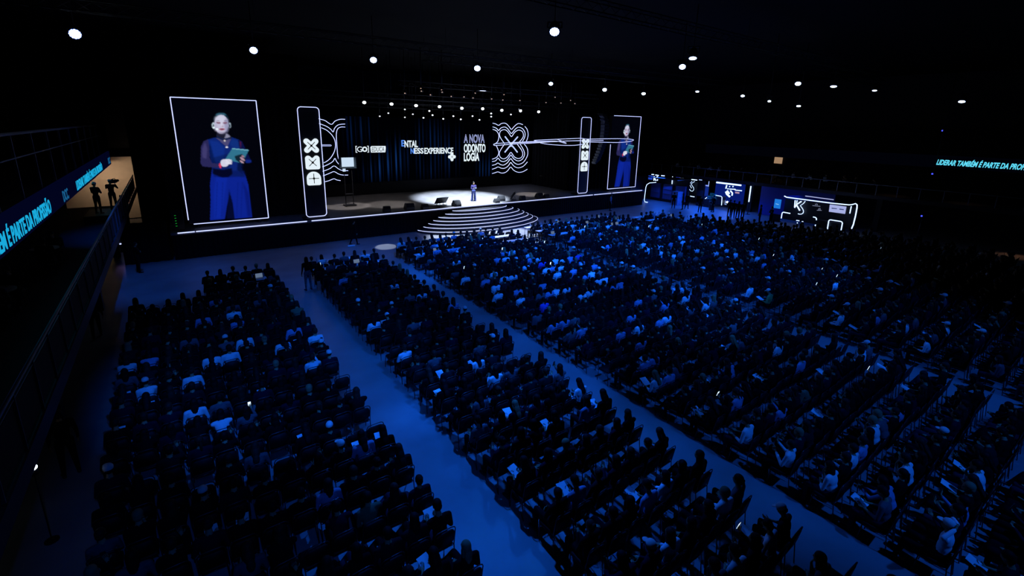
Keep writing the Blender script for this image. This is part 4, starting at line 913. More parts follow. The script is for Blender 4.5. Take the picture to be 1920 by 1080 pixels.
def seated(pose):
    """a person on a chair facing +Y, origin on the floor under the seat centre"""
    B = Body(); lean = {2: .42, 1: .14, 6: .22}.get(pose, .02); c0 = V3(0, -.10, .56)
    up = V3(0, math.sin(lean), math.cos(lean)); f = V3(0, math.cos(lean), -math.sin(lean))
    R = Matrix.Rotation(-lean, 3, 'X')
    T = lambda x, y, z: c0+V3(x, 0, 0)+f*y+up*z
    B.ell(c0+V3(0, .02, -.01), (.175, .15, .125), 2); B.ell(T(0, .01, .15), (.148, .112, .17), 1, R); B.ell(T(0, .0, .32), (.17, .11, .17), 1, R)
    B.cap(T(-.15, -.005, .42), T(.15, -.005, .42), .058, .058, 1); B.cap(T(0, -.005, .44), T(0, .02, .54), .056, .05, 0); B.ell(T(0, 0, .445), (.09, .075, .04), 1, R)
    hp = {1: .5, 2: .25, 6: .15}.get(pose, .05); hc = T(0, .035 if pose != 1 else .06, .635); B.head(hc, hp, {5: .25, 3: -.2}.get(pose, 0))
    for q in (-1, 1):
        hip = V3(q*.09, -.04, .53)
        if pose == 5 and q == 1: kn = V3(-.0, .40, .66); an = V3(-.14, .58, .34); toe = V3(-.19, .73, .33)
        elif pose == 7: kn = V3(q*.16, .42, .53); an = V3(q*.14, .52, .10); toe = V3(q*.16, .68, .05)
        else: kn = V3(q*.12, .40, .54); an = V3(q*.12, .40, .10); toe = V3(q*.14, .56, .045)
        B.chain([hip, kn], [.092, .065], 2); B.chain([kn, an], [.062, .042], 2); B.cap(an+V3(0, -.02, -.05 if pose != 5 or q < 0 else -.02), toe, .042, .036, 3)
        sh = T(q*.19, -.005, .41)
        if pose in (0, 5): el = T(q*.25, .03, .13); wr = V3(q*.10, .20, .655); hd = (-q*.75, .7, -.1); pn = (0, .1, -1)
        elif pose == 1: el = T(q*.25, .06, .14); wr = V3(q*.115, .24, .70); hd = (-q*.35, .9, .1); pn = (0, 0, 1)
        elif pose == 2: el = V3(q*.15, .30, .66); wr = V3(q*.045, .47, .72); hd = (-q*.3, .9, .1); pn = (-q, 0, 0)
        elif pose == 3: el = T(q*.23, .10, .16); wr = T(-q*.07, .19, .20+.04*q); hd = (-q, .1, .15); pn = (0, -1, 0)
        elif pose == 4:
            if q > 0: el = T(.25, .16, .22); wr = T(.16, .36, .44); hd = (-.2, .35, .9); pn = (0, -1, .2)
            else: el = T(-.24, .08, .13); wr = T(-.05, .30, .28); hd = (.6, .7, .3); pn = (0, -.2, 1)
        elif pose == 6:
            if q > 0: el = T(.15, .24, .13); wr = T(.06, .20, .42); hd = (-.2, -.2, 1); pn = (0, -1, 0)
            else: el = T(-.2, .12, .11); wr = V3(.04, .20, .66); hd = (.9, .3, 0); pn = (0, 0, -1)
        else: el = T(q*.36, .02, .56); wr = T(q*.10, -.08, .66); hd = (-q, -.15, .15); pn = (0, 1, 0)
        B.chain([sh, el], [.058, .044], 1); m = Vector(el).lerp(Vector(wr), .55 if pose in (1, 6) else .92); B.chain([el, m], [.043, .036], 1); B.chain([m, wr], [.030, .025], 0)
        B.hand(wr, hd, pn, q if pose != 1 else q, .7)
    return B
def hair(B, kind):
    h = MB(); c, R = B.hc, B.hR
    L = lambda x, y, z: c+R @ V3(x, y, z)
    if kind == 'cap':
        h.ell(L(0, -.012, .045), (.088, .102, .082), 0, 14, R); h.ell(L(0, .10, .05), (.062, .07, .011), 0, 12, R); h.ell(L(0, -.06, -.01), (.072, .055, .06), 1, 12, R); return h, [CAPW, HAIRD]
    h.ell(L(0, -.022, .034), (.086, .098, .094), 0, 14, R); h.ell(L(0, -.05, -.01), (.078, .066, .085), 0, 14, R)
    if kind == 'long':
        h.ell(L(0, -.075, -.13), (.082, .045, .16), 0, 14, R); h.ell(L(0, -.095, -.26), (.07, .03, .11), 0, 12, R)
        for q in (-1, 1): h.ell(L(q*.072, -.01, -.09), (.022, .045, .14), 0, 10, R)
    if kind == 'bun': h.ell(L(0, -.115, .075), (.045, .04, .045), 0, 12, R)
    if kind == 'tail': h.ell(L(0, -.115, .04), (.028, .03, .03), 0, 10, R); h.ell(L(0, -.125, -.08), (.03, .024, .12), 0, 10, R)
    return h, [HAIRD]
HK = ['short', 'long', 'bun', 'cap', 'tail']
BODY = {}; HAIRM = {}; BLO = {}; HLO = {}
for p_ in range(8):
    B = seated(p_); BODY[p_] = B.make('body', .016, .22); BLO[p_] = B.make('body_far', .026, .20, True)
    for k in HK:
        h, ms = hair(B, k); o = h.build('hair', ms); HAIRM[p_, k] = o.data; bpy.data.objects.remove(o)
        if k == 'cap': h.m = [0 if i < len(h.f)//2 else 1 for i in range(len(h.f))]
HMAT = {'black': HAIRD, 'brown': HAIRB, 'fair': HAIRL}
def person(body_me, hair_me, loc, rz, sh, tr=TROU, hm='black', scale=1.0, hk='short'):
    o = bpy.data.objects.new('person', body_me); C.objects.link(o); o.location = loc; o.rotation_euler = (0, 0, rz); o.scale = (scale,)*3
    for i, m_ in ((1, SH[sh]), (2, tr)): o.material_slots[i].link = 'OBJECT'; o.material_slots[i].material = m_
    if hair_me is not None:
        h = bpy.data.objects.new('hair' if hk != 'cap' else 'cap', hair_me); C.objects.link(h); h.parent = o
        if hk != 'cap': h.material_slots[0].link = 'OBJECT'; h.material_slots[0].material = HMAT[hm]
    return o

# chair: parts
def chair_proto():
    r = empty('banquet_chair'); z = .44
    s = MB(); rbox(s, (0, 0, z), (.42, .43, .06), .03); s.build('seat', SEATM, r)
    b = MB(); Rb = Matrix.Rotation(math.radians(9), 3, 'X')
    prof = rrect(-.20, .20, 0, .34, .09, 4); b.prism(prof, (0, -.215, .53), (1, 0, 0), tuple(Rb @ V3(0, 0, 1)), .035); b.build('backrest', SEATM, r)
    f = MB(); top = lambda x, zz: V3(x, -.23-(zz-.5)*.16, zz)
    f.tube([top(-.215, .45), top(-.215, .86), top(-.19, .91), top(-.14, .935), top(.14, .935), top(.19, .91), top(.215, .86), top(.215, .45)], .011, 0, 5); f.build('back_frame', CHROME, r)
    for q in (-1, 1):
        MB().tube([(q*.2, .19, .42), (q*.215, .22, .0)], .011, 0, 5).build('leg', CHROME, r)
        MB().tube([(q*.215, -.215, .46), (q*.215, -.27, .0)], .011, 0, 5).build('leg', CHROME, r)
    MB().tube([(-.2, .19, .41), (.2, .19, .41)], .009, 0, 5).tube([(-.2, .19, .41), (-.215, -.21, .41)], .009, 0, 5).tube([(.2, .19, .41), (.215, -.21, .41)], .009, 0, 5).tube([(-.2, -.21, .41), (.2, -.21, .41)], .009, 0, 5).build('seat_frame', CHROME, r)
    return r
CH = chair_proto(); ch_used = [False]
def merged(root):
    V = []; F = []; M = []
    for ch in root.children:
        me = ch.data; o = len(V); V += [tuple(v.co) for v in me.vertices]; F += [tuple(i+o for i in p.vertices) for p in me.polygons]; M += [0 if me.materials[0] == SEATM else 1]*len(me.polygons)
    return V, F, M
CHM = merged(CH)

# seats
BLK = [('left block', np.linspace(-1.85, 3.3, 11)), ('second block', np.linspace(5.4, 8.75, 7)), ('third block', np.linspace(10.95, 18.9, 16)),
       ('fourth block', np.linspace(21.35, 30.2, 17)), ('rightmost block', np.linspace(31.9, 42.2, 19))]
ORD = ['front', 'second', 'third', 'fourth', 'fifth', 'sixth', 'seventh', 'eighth', 'ninth', 'tenth', 'eleventh', 'twelfth', 'thirteenth', 'fourteenth', 'fifteenth', 'sixteenth', 'seventeenth', 'eighteenth', 'nineteenth', 'twentieth', 'twenty-first', 'twenty-second', 'twenty-third', 'twenty-fourth', 'twenty-fifth', 'twenty-sixth', 'twenty-seventh', 'twenty-eighth', 'twenty-ninth', 'thirtieth', 'thirty-first', 'thirty-second']
ROWY = [25.55, 24.1]+[22.75-.94*k for k in range(28)]
seats = []
for bi, (bn, xs) in enumerate(BLK):
    for ri, y in enumerate(([26.95] if bi in (2, 3) else [])+ROWY):
        for si, x in enumerate(xs):
            if bi == 0 and ri < 2 and x < .6: continue
            if bi == 4 and x > 35.0+(25.4-y)*.57: continue
            X = x+rng.uniform(-.03, .03); Y = y+rng.uniform(-.05, .05)
            q = proj((X, Y, 1.2)); q2 = proj((X, Y, .0)); 
            if q is None or q2 is None or q[0] < -60 or q[0] > 1990 or q[1] > 1150: continue
            seats.append(dict(b=bi, bn=bn, r=ri, s=si, x=X, y=Y, q=q, d=(X*X+Y*Y+50)**.5, sh=None, pose=None, paper=False, empty=False))
P_ = np.array([[s['x'], s['y']] for s in seats])
def nearest(px, py, z=.95):
    w_ = at_z(px, py, z)[:2]; return int(np.argmin(((P_-w_)**2).sum(1)))
LIT = {'white': [(270,735),(405,780),(355,715),(420,678),(395,680),(460,640),(530,650),(618,628),(599,484),(735,456),(954,470),(989,478),(986,498),(853,525),(925,510),(943,517),(957,516),(1045,516),(914,562),(981,564),(707,603),(732,532),
                 (1178,405),(1129,422),(1190,425),(1076,429),(1065,422),(1379,425),(1398,439),(1278,453),(1212,467),(1197,458),(1307,471),(1353,469),(1382,480),(1272,479),(1053,483),(1039,489),(1135,525),(1060,542),(1107,555),(1022,536),(1383,547),(1272,557),(1312,569),(1246,594),
                 (1589,503),(1711,528),(1751,512),(1562,604),(1793,622),(1734,650),(1632,664),(1612,442),(1662,457),(1203,732),(1378,840),(1276,911),(1386,956),(1537,937),(1280,1019),(1406,1066),(1476,1047),(1627,866),(1737,901),(1701,1031),(945,716),(1120,700)],
       'light blue': [(840,450),(1014,492),(1155,539),(1178,590),(1205,644),(1217,675),(1389,692),(1078,619),(1036,600),(631,521),(1629,510),(1654,505),(1504,689),(1476,778),(1101,913),(1709,774),(661,840),(846,570),(1022,535),(1032,603),(1468,778),(1709,946),(1790,946),(545,620)],
       'grey': [(470,848),(463,767),(235,700),(425,640),(345,650),(647,481),(796,675),(1122,550),(1898,530),(1662,594),(1768,578),(1884,683),(165,1005),(1684,815),(1325,567),(1537,480),(1085,630),(490,1040),(1400,870)],
       'blue': [(1015,491),(1028,571),(1079,480),(1028,572)], 'green': [(1430,561)], 'olive': [(669,957),(1526,742),(590,570)]}
for c_, L_ in LIT.items():
    for p in L_:
        i = nearest(*p); seats[i]['sh'] = c_
PAP = [(238,763),(277,767),(223,840),(717,863),(669,884),(382,1004),(817,969),(475,965),(788,1071),(895,704),(843,715),(969,911),(1054,932),(943,780),(1060,815),(1101,763),(830,771),(1308,536),(1282,580),(1372,510),(1412,562),(1335,592),(1602,623),(1783,642),(1855,546),(1775,525),(1579,585),(1670,690),(1557,780),(1556,705),(1619,998),(1721,738),(1847,909),(1800,933),(1815,1076),(1192,937),(1431,1019),(1333,779),(1453,730),(660,700),(805,620),(1203,740)]
for p in PAP:
    i = nearest(p[0], p[1]+6, .6); seats[i]['paper'] = True; seats[i]['pose'] = 1
POSES = {(1701, 1031): 7, (463, 767): 4, (1350, 755): 4, (1537, 937): 6, (405, 780): 2, (1386, 956): 5, (330, 1068): 4, (568, 975): 4}
for p, v in POSES.items(): seats[nearest(*p)]['pose'] = v
EMP = [(893, 614), (1150, 690), (1110, 705), (735, 770), (1560, 670), (1520, 660), (915, 610), (1010, 655), (700, 722), (1740, 725), (655, 708), (320, 572), (290, 575)]
for p in EMP:
    i = nearest(p[0], p[1], .7); seats[i]['empty'] = True
for s in seats:
    if s['b'] == 3 and s['s'] < 2 and 3 <= s['r'] and rng.rand() < .45 and not s['sh']: s['empty'] = True     # gaps beside the centre aisle
    if s['sh'] is None:
        t = rng.rand(); far = s['b'] >= 2 and s['y'] > 10
        lim = (.06, .13, .20, .32) if far else (.015, .035, .075, .17)
        s['sh'] = 'white' if t < lim[0] else 'light blue' if t < lim[1] else 'grey' if t < lim[2] else 'charcoal' if t < lim[3] else 'navy' if t < lim[3]+.15 else 'black'
        if rng.rand() < .05 and not s['paper']: s['empty'] = True
    if s['pose'] is None: s['pose'] = int(rng.choice([0, 0, 1, 2, 3, 4, 5, 5, 6]))
    s['hk'] = str(rng.choice(['short', 'short', 'short', 'long', 'long', 'long', 'tail', 'bun', 'cap'] if rng.rand() < .5 else ['short', 'long', 'long']))
    s['hm'] = str(rng.choice(['black', 'black', 'brown', 'brown', 'fair'] if rng.rand() < .3 else ['black', 'black', 'brown'])); s['rz'] = rng.uniform(-.09, .09) + (.06 if s['b'] >= 3 else 0)
    s['tr'] = JEANS if rng.rand() < .22 else TROU; s['sc'] = rng.uniform(.95, 1.04)
order = sorted(range(len(seats)), key=lambda i: seats[i]['d']+(8 if (seats[i]['q'][0] > 1925 or seats[i]['q'][1] > 1085 or seats[i]['q'][0] < 0) else 0))
occ = [i for i in order if not seats[i]['empty']]
near = set(occ[:300]); nearch = set(order[:300])
POSEW = {0: 'hands in lap', 1: 'head bowed', 2: 'leaning forward', 3: 'arms folded', 4: 'one hand raised', 5: 'legs crossed', 6: 'hand at chin', 7: 'hands behind head'}
def where(s):
    f = 'aisle' if True else ''
    k = s['s']; side = 'from its left end'
    return '%s, %s row, %s seat from left' % (s['bn'], ORD[s['r']], ORD[k] if k else 'first')
for i in nearch:
    s = seats[i]
    if not ch_used[0]: o = CH; ch_used[0] = True
    else: o = copy_tree(CH)
    o.location = (s['x'], s['y'], 0); o.rotation_euler = (0, 0, s['rz']*.5)
    tag(o, ('empty black chair, ' if s['empty'] else 'occupied black chair, ')+where(s), 'chair', 'black banquet chairs of the seating blocks')
for i in near:
    s = seats[i]; o = person(BODY[s['pose']], HAIRM[s['pose'], s['hk']], (s['x'], s['y'], 0), s['rz'], s['sh'], s['tr'], s['hm'], s['sc'], s['hk'])
    tag(o, 'person in %s top, %s, %s' % (s['sh'], POSEW[s['pose']], where(s)), 'person', 'seated audience')
# the rest of the audience beyond the 300 nearest
def mesh_np(me):
    v = np.zeros(len(me.vertices)*3); me.vertices.foreach_get('co', v); v = v.reshape(-1, 3)
    me.calc_loop_triangles(); t = np.zeros(len(me.loop_triangles)*3, int); me.loop_triangles.foreach_get('vertices', t)
    m = np.zeros(len(me.loop_triangles), int); me.loop_triangles.foreach_get('material_index', m); return v, t.reshape(-1, 3), m
NPB = {k: mesh_np(v) for k, v in BLO.items()}; NPH = {k: mesh_np(v) for k, v in HAIRM.items()}
SHK = list(SH); MLIST = [SKIN, TROU, SHOE, JEANS, HAIRD, HAIRB, HAIRL, CAPW]+[SH[k] for k in SHK]
def bulk(name, items, mats, label, cat, smooth=True):
    Vs, Fs, Ms, o = [], [], [], 0
    for v, f, m in items: Vs.append(v); Fs.append(f+o); Ms.append(m); o += len(v)
    V = np.concatenate(Vs); F = np.concatenate(Fs); M = np.concatenate(Ms)
    me = bpy.data.meshes.new(name); me.vertices.add(len(V)); me.vertices.foreach_set('co', V.ravel()); me.loops.add(F.size); me.loops.foreach_set('vertex_index', F.ravel().astype(np.int32))
    me.polygons.add(len(F)); me.polygons.foreach_set('loop_start', np.arange(len(F))*F.shape[1])
    me.polygons.foreach_set('material_index', M.astype(np.int32)); me.update(calc_edges=True)
    for m_ in mats: me.materials.append(m_)
    me.polygons.foreach_set('use_smooth', [smooth]*len(F)); me.validate()
    ob = bpy.data.objects.new(name, me); C.objects.link(ob); return tag(ob, label, cat, None, 'stuff')
items = []
for i in occ:
    if i in near: continue
    s = seats[i]; c_, s_ = math.cos(s['rz']), math.sin(s['rz']); R = np.array([[c_, -s_, 0], [s_, c_, 0], [0, 0, 1]])*s['sc']
    v, f, m = NPB[s['pose']]; mp = np.array([0, 8+SHK.index(s['sh']), 3 if s['tr'] is JEANS else 1, 2, 4, 4])
    items.append((v@R.T+[s['x'], s['y'], 0], f, mp[m])); v, f, m = NPH[s['pose'], s['hk']]; hi = {'black': 4, 'brown': 5, 'fair': 6}[s['hm']]
    mp = np.array([7, 4]) if s['hk'] == 'cap' else np.array([hi, hi]); items.append((v@R.T+[s['x'], s['y'], 0], f, mp[m]))
bulk('seated_crowd', items, MLIST, 'the several hundred farther spectators seated toward the stage and the right side', 'audience')
cv = np.array(CHM[0]); tri = []; tm = []
for f, m in zip(CHM[1], CHM[2]):
    for k in range(1, len(f)-1): tri.append((f[0], f[k], f[k+1])); tm.append(m)
tri = np.array(tri); tm = np.array(tm)
bulk('banquet_chairs', [(cv+[seats[i]['x'], seats[i]['y'], 0], tri, tm) for i in order if i not in nearch], [SEATM, CHROME], 'the several hundred farther black chairs under the distant spectators', 'chairs', False)
# sheets, tablets and phones in hands
def sheet(s, kind):
    c_, s_ = math.cos(s['rz']), math.sin(s['rz']); L = V3(0, .36, .735); p = V3(s['x']+c_*L.x-s_*L.y, s['y']+s_*L.x+c_*L.y, L.z)
    return p
first = {}
for i in order:
    s = seats[i]
    if s['empty']: continue
    if s['paper'] or (s['pose'] == 1 and rng.rand() < .3):
        p = sheet(s, 0)
        if 'p' not in first: o = rbox(MB(), (0, 0, 0), (.22, .30, .006), .004).build('paper_sheet', PAPER, None, False); first['p'] = o
        else: o = first['p'].copy(); C.objects.link(o)
        o.location = p; o.rotation_euler = (.35, 0, s['rz']+rng.uniform(-.25, .25))
        tag(o, 'white sheet held in the %s' % where(s), 'paper', 'white sheets in hands')
    elif s['pose'] == 4:
        lit = rng.rand() < .12 or (s['s'] > 0 and i == nearest(463, 767)) or i == nearest(1350, 755)
        R = Matrix.Rotation(s['rz'], 3, 'Z'); p = V3(s['x'], s['y'], 0)+R @ V3(.12, .30, 1.13)*s['sc']
        key = 'l' if lit else 'd'
        if key not in first:
            o = empty('phone'); rbox(MB(), (0, 0, 0), (.075, .009, .155), .006).build('phone_case', BLKM, o, False)
            MB().box((0, -.0055, 0), (.068, .002, .145)).build('screen', PHONES if lit else mat('phone_glass', (.02, .02, .03), .1), o, False); first[key] = o
        else: o = copy_tree(first[key])
        o.location = p; o.rotation_euler = (.25, 0, s['rz'])
        tag(o, '%s phone held up in the %s' % ('glowing' if lit else 'dark', where(s)), 'phone', 'phones in hands')

# ------------------------------------------------------------------ tables of the two front rows with papers, bottles, laptops
tb0 = empty('folding_table'); rbox(MB(), (0, 0, .73), (1.7, .48, .03), .012).build('tabletop', TABLEW, tb0, False)
for q in (-1, 1):
    for w_ in (-1, 1): MB().tube([(q*.76, w_*.19, .715), (q*.78, w_*.2, 0)], .014, 0, 6).build('leg', CHROME, tb0)
    MB().tube([(q*.77, -.19, .2), (q*.77, .19, .2)], .01, 0, 5).build('crossbar', CHROME, tb0)
first['t'] = tb0; nt_ = 0
lap = empty('laptop'); rbox(MB(), (0, 0, .01), (.33, .23, .016), .005).build('keyboard_base', mat('laptop_grey', (.2, .2, .22), .4), lap, False)
MB().box((0, .16, .12), (.33, .008, .22), 0, Matrix.Rotation(-.3, 3, 'X')).build('lid', mat('laptop_grey', (.2, .2, .22), .4), lap, False); MB().box((0, .153, .119), (.31, .004, .20), 0, Matrix.Rotation(-.3, 3, 'X')).build('screen', emit('laptop_screen', (.35, .5, .8), .3), lap, False)
bot = empty('water_bottle'); MB().tube([(0, 0, 0), (0, 0, .14), (0, 0, .17), (0, 0, .2)], .03, 0, 10, rr=[.032, .032, .018, .014]).build('bottle', mat('clear_plastic', (.35, .42, .5), .15), bot); MB().cyl((0, 0, .2), (0, 0, .22), .015, n=8).build('cap', mat('cap_blue', (.1, .2, .6), .5), bot)
uses = dict(t=0, l=0, b=0)
def use(proto, key):
    uses[key] += 1; return proto if uses[key] == 1 else copy_tree(proto)
for ri, y in ((0, 27.6), (0, 26.2), (1, 24.75), (2, 24.75)):
    for bi, (bn, xs) in enumerate(BLK):
        if (bi in (2, 3)) != ((ri, y) in ((0, 27.6), (2, 24.75)) or ri == 1 and False):
            if not (bi in (2, 3) and y == 26.2): continue
        rn = (3 if y < 25 else 2 if y < 27 else 1)-(0 if bi in (2, 3) else 1)
        x0, x1 = xs[0]-.25, xs[-1]+.25
        if bi == 0: x0 = .9
        if bi == 4: x1 = 35.6
        n = max(1, int((x1-x0)/1.75)); 
        for k in range(n):
            xc = x0+(x1-x0)*(k+.5)/n; o = use(tb0, 't'); o.location = (xc, y, 0)
            nm = '%s table row, %s from left, %s' % (['', 'front', 'second', 'third'][rn], ORD[k] if k else 'first', bn)
            tag(o, 'folding table in the '+nm, 'table', 'folding tables of the two front rows')
            for dx in (-.5, .05, .55):
                t = rng.rand()
                if t < .62:
                    p_ = first['p'].copy(); C.objects.link(p_); p_.location = (xc+dx, y-.03+rng.uniform(-.05, .05), .749); p_.rotation_euler = (0, 0, rng.uniform(-.4, .4))
                    tag(p_, 'sheet on the %s, %s' % (nm, {-.5: 'left third', .05: 'middle', .55: 'right third'}[dx]), 'paper', 'white sheets on the front tables')
                elif t < .74:
                    o2 = use(lap, 'l'); o2.location = (xc+dx, y-.03, .745); o2.rotation_euler = (0, 0, 0); tag(o2, 'open laptop on the %s' % nm, 'laptop', 'laptops on the front tables')
                if rng.rand() < .5:
                    o3 = use(bot, 'b'); o3.location = (xc+dx+.2, y+.14, .745); tag(o3, 'water bottle on the %s, %s' % (nm, {-.5: 'left third', .05: 'middle', .55: 'right third'}[dx]), 'bottle', 'water bottles on the front tables')

# ------------------------------------------------------------------ standing people
def standing(pose='relaxed', wide=False):
    B = Body(); B.ell((0, 0, .95), (.165, .115, .13), 2); B.ell((0, 0, 1.12), (.14, .10, .16), 1); B.ell((0, 0, 1.28), (.165, .108, .16), 1)
    B.cap((-.15, 0, 1.40), (.15, 0, 1.40), .055, .055, 1); B.cap((0, 0, 1.42), (0, .015, 1.52), .052, .048, 0); B.ell((0, 0, 1.425), (.085, .07, .035), 1)
    B.head((0, .03, 1.61), .35 if pose == 'tablet' else .05)
    for q in (-1, 1):
        if pose == 'walk': kn = V3(q*.09, .10*q, .50); an = V3(q*.09, .22*q-.05, .10 if q > 0 else .13)
        else: kn = V3(q*.11, .01, .50); an = V3(q*.13, -.02, .10)
        if wide: B.chain([V3(q*.09, 0, .92), V3(q*.12, .0, .5), V3(q*.145, 0, .07)], [.10, .095, .115], 2)
        else: B.chain([V3(q*.09, 0, .92), kn, an], [.09, .062, .043], 2)
        B.cap(an+V3(0, -.03, -.05), an+V3(q*.02, .15, -.062), .042, .034, 3)
        sh = V3(q*.19, 0, 1.39)
        if pose == 'tablet': el = V3(q*.24, .02, 1.12); wr = V3(q*.10, .24, 1.14+(.05 if q < 0 else 0)); hd = (-q*.4, .9, .15); pn = (0, 0, 1)
        elif pose == 'camera': el = V3(q*.27, .12, 1.22); wr = V3(q*.10, .30, 1.42); hd = (-q*.2, .5, .8); pn = (-q, 0, 0)
        elif pose == 'folded': el = V3(q*.24, .07, 1.14); wr = V3(-q*.07, .17, 1.2+.03*q); hd = (-q, 0, .1); pn = (0, -1, 0)
        else: el = V3(q*.24, -.02, 1.11); wr = V3(q*.25, .08, .87); hd = (0, .15, -1); pn = (-q, 0, 0)
        B.chain([sh, el], [.056, .042], 1); B.chain([el, wr], [.041, .027], 1); B.hand(wr, hd, pn, q, .6)
    return B
SB = {}
def stander(pose, hk, loc, rz, sh, label, tr=TROU, hm='black', sc=1.0, group=None, wide=False):
    k = (pose, wide)
    if k not in SB: B = standing(pose, wide); SB[k] = (B, B.make('body', .015, .3))
    B, me = SB[k]; h, ms = hair(B, hk); ho = h.build('h', ms); hme = ho.data; bpy.data.objects.remove(ho)
    o = person(me, hme, loc, rz, sh, tr, hm, sc, hk); return tag(o, label, 'person', group)
p = at_z(888, 377, SZ)
SH['presenter'] = mat('presenter_blouse', (.022, .018, .07), .85, spec=.15); PT = mat('presenter_trousers', (.025, .035, .12), .85, spec=.15)
SP = stander('tablet', 'bun', (p[0], p[1], SZ+.008), math.pi-.25, 'presenter', 'presenter in a dark blue outfit standing in the white spotlight with a tablet', PT, 'black', .98, None, True)
R_ = Matrix.Rotation(math.pi-.25, 3, 'Z'); q = Vector((p[0], p[1], SZ))+R_ @ V3(-.02, .36, 1.19)
tbm = empty('tablet_computer', q, math.pi-.25, 'tablet held by the presenter on stage', 'tablet'); rbox(MB(), (0, 0, 0), (.26, .19, .009), .006, 0, Matrix.Rotation(.5, 3, 'X')).build('case', mat('tablet_case', (.3, .4, .45), .4), tbm, False)
MB().box(Matrix.Rotation(.5, 3, 'X') @ V3(0, 0, .006), (.24, .17, .003), 0, Matrix.Rotation(.5, 3, 'X')).build('screen', mat('phone_glass', (.02, .02, .03), .1), tbm, False)
hs = SB[('tablet', True)][0]; mk = MB(); hcz = V3(0, .03, 1.61); mk.tube([hs.hc+hs.hR @ V3(.08, 0, -.01), hs.hc+hs.hR @ V3(.075, .05, -.045), hs.hc+hs.hR @ V3(.045, .09, -.055)], .004, 0, 5)
hm_ = mk.build('headset_microphone', mat('mic_pale', (.6, .6, .6), .4), SP)
# staff and visitors standing around the hall
W = at_z(580, 545, 0)
stander('relaxed', 'long', (W[0], W[1]+.1, 0), .2, 'black', 'long-haired person standing in the aisle right of the left block near its front', mat('patterned_trousers', (.10, .10, .11), .9, noise=.6, scale=18), 'black', 1.0)
stander('walk', 'short', (-3.15, 22.6, 0), .0, 'black', 'person in dark clothes walking on the floor beside the left gallery')
stander('relaxed', 'short', (-2.85, 13.6, 0), .3, 'black', 'dark figure standing at the foot of the left gallery, nearest the camera')
stander('folded', 'short', (-2.2, 31.6, 0), -1.2, 'black', 'dark figure standing at floor level before the low drape left of the stage')
p = at_z(663, 458, 0); stander('walk', 'short', (p[0], p[1]-.2, 0), -1.4, 'black', 'person in black walking along the stage front at left', TROU, 'black', 1.0)
tag(rbox(MB(), (p[0]-.3, p[1]-.5, .05), (.5, .12, .1), .03).build('pale_bag', PAPER), 'small pale item lying on the floor by the stage front at left', 'bag')
p = at_z(1140, 395, 0); stander('relaxed', 'short', (p[0], 32.4, 0), -2.4, 'light blue', 'person in a light blue shirt standing before the stage front at right', TROU)
for px, py, X, pose, hk, rz, lab in [(1262, 391, 43.2, 'folded', 'short', -1, 'dark figure standing at the right side of the first booth'), (1279, 393, 43.4, 'relaxed', 'long', .5, 'left one of two dark figures before the second booth'), (1287, 392, 43.9, 'walk', 'short', -1.3, 'right one of two dark figures before the second booth'),
                                     (1312, 393, 43.2, 'relaxed', 'short', -1.5, 'dark figure standing between the second and third booths'), (1337, 389, 44.6, 'relaxed', 'short', 1.2, 'dark figure standing in front of the potted plant'), (1367, 400, 43.6, 'walk', 'tail', -1.2, 'leftmost of the group standing at the white-lit counter'),
                                     (1374, 402, 43.4, 'folded', 'short', -1.0, 'second of the group standing at the white-lit counter'), (1383, 403, 43.3, 'relaxed', 'long', -1.4, 'third of the group standing at the white-lit counter'), (1392, 404, 43.5, 'folded', 'short', -1.7, 'rightmost of the group standing at the white-lit counter'),
                                     (1424, 411, 43.0, 'relaxed', 'short', .3, 'dark figure standing before the plain blue partition, left one'), (1445, 412, 43.0, 'folded', 'short', 1.0, 'dark figure standing before the plain blue partition, right one')]:
    q = at_z(px, py, 0); k = min(1, X/q[0]); stander(pose, hk, (q[0]*k, q[1]*k if k < 1 else q[1], 0), rz, 'black', lab, TROU, 'black', 1.0, 'visitors standing at the booths')
# left gallery: camera operator and onlookers
def z_gal(x, y): return 2.755
tag(MB().box((-3.4, 33.9, 2.93), (1.5, 2.6, .34)).build('camera_riser', BLKM, None, False), 'low black riser under the camera operator on the left gallery', 'riser')
stander('camera', 'cap', (-2.98, 34.4, 3.105), -.35, 'black', 'camera operator with a shoulder camera at the far end of the left gallery')
R_ = Matrix.Rotation(-.35, 3, 'Z'); vc = empty('video_camera', Vector((-2.98, 34.4, 3.105))+R_ @ V3(.17, .12, 1.6), -.35, 'shoulder video camera of the operator on the left gallery', 'video camera')
rbox(MB(), (0, 0, 0), (.13, .38, .18), .02).build('camera_body', BLKM, vc); MB().cyl((0, .19, .0), (0, .38, 0), .06, .07, n=14).build('lens_barrel', BLKM, vc); MB().cyl((-.1, .1, .1), (-.1, -.06, .1), .03, n=10).build('viewfinder', BLKM, vc); MB().tube([(0, .1, .09), (0, .1, .15), (0, -.12, .15), (0, -.12, .09)], .012, 0, 5).build('handle', BLKM, vc)
stander('folded', 'cap', (-3.55, 33.3, 3.105), -.6, 'charcoal', 'person with a cap standing left of the camera operator on the gallery')
def gallery_seat(x, y, z, rz, sh, lab, g):
    c_ = copy_tree(CH); c_.location = (x, y, z); c_.rotation_euler = (0, 0, rz); tag(c_, 'dark chair under the '+lab, 'chair', 'chairs on the '+g)
    i = int(rng.choice([0, 2, 3, 5, 6])); o = person(BODY[i], HAIRM[i, 'short'], (x, y, z), rz, sh); tag(o, lab, 'person', 'people seated on the '+g)
first['gt'] = None
def gallery_table(x, y, z, lab):
    r = empty('round_table', (x, y, z), 0, lab, 'table'); MB().cyl((0, 0, .73), (0, 0, .76), .4, n=24).build('tabletop', TABLEW, r, False); MB().cyl((0, 0, .02), (0, 0, .73), .03, n=8).build('pole', CHROME, r); MB().cyl((0, 0, 0), (0, 0, .02), .24, n=18).build('base', CHROME, r, False)
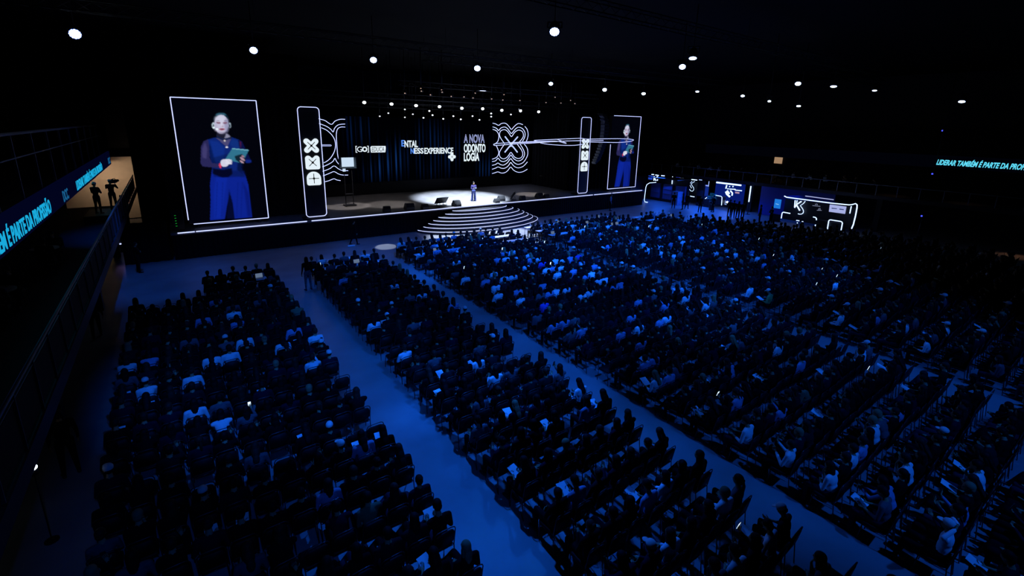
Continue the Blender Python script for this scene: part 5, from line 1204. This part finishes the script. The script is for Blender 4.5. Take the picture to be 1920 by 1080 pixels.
for k, (x, y) in enumerate([(-4.3, 9.6), (-4.2, 13.4), (-4.4, 18.2), (-4.2, 23.4)]):
    gallery_table(x, y, 2.755, '%s round table from the camera on the left gallery' % ['first', 'second', 'third', 'fourth'][k])
    for dx, dy, rz in ((.15, .8, math.pi), (.15, -.8, 0)):
        gallery_seat(x+dx, y+dy, 2.755, rz, ['charcoal', 'navy', 'grey', 'black'][(k+int(dy > 0)) % 4], 'person seated %s the %s table on the left gallery' % ('beyond' if dy > 0 else 'before', ['first', 'second', 'third', 'fourth'][k]), 'left gallery')
spot('left_gallery_glow', (-5.5, 14, 4.5), (-4.4, 12.5, 2.75), 6, 120, (.1, .2, 1), .9, .1)
for k in range(8):
    y = 33.5-k*2.6+rng.uniform(-.3, .3); x = 48.6
    gallery_table(x, y, 3.235, '%s round table from the stage on the right gallery' % ORD[k].replace('front', 'first'))
    for dy in (.75, -.75):
        gallery_seat(x-.1, y+dy, 3.235, math.pi if dy > 0 else 0, str(rng.choice(['grey', 'light blue', 'charcoal', 'white'])), 'person seated %s the %s table on the right gallery' % ('stageward of' if dy > 0 else 'behind', ORD[k].replace('front', 'first')), 'right gallery')
# bright torch on the left gallery edge low in the picture
q = at_x(61, 877, -2.75); tl = empty('clamp_light', (-2.52, q[1], 2.42), 0, 'single bright white light low on the left gallery edge', 'light')
q = at_x(61, 877, -2.9)
tl.location = q; MB().ell((0, 0, 0), (.07, .07, .05)).build('lens', LENS, tl); MB().cyl((0, 0, -.04), (0, 0, -.16), .06, n=12).build('housing', BLKM, tl); MB().cyl((0, 0, -.16), (0, 0, -float(q[2])+.0), .012, n=6).build('pole', BLKM, tl); MB().cyl((0, 0, -float(q[2])), (0, 0, -float(q[2])+.02), .12, n=12).build('base', BLKM, tl, False)

# amplifier rack with green indicator lights at the left end of the stage
q = at_y(328, 404, 34.0); er = empty('amplifier_rack', (float(q[0])+.1, 34.3, SZ), 0, 'dark equipment rack with a column of small green lights left of the left screen', 'equipment rack')
rbox(MB(), (0, 0, .62), (.6, .5, 1.2), .02).build('cabinet', BLKM, er, False)
for k in range(5): MB().box((-.1, -.255, .3+k*.16), (.08, .012, .03)).build('indicator_light', emit('led_green', (.01, .35, .03), .7), er, False)
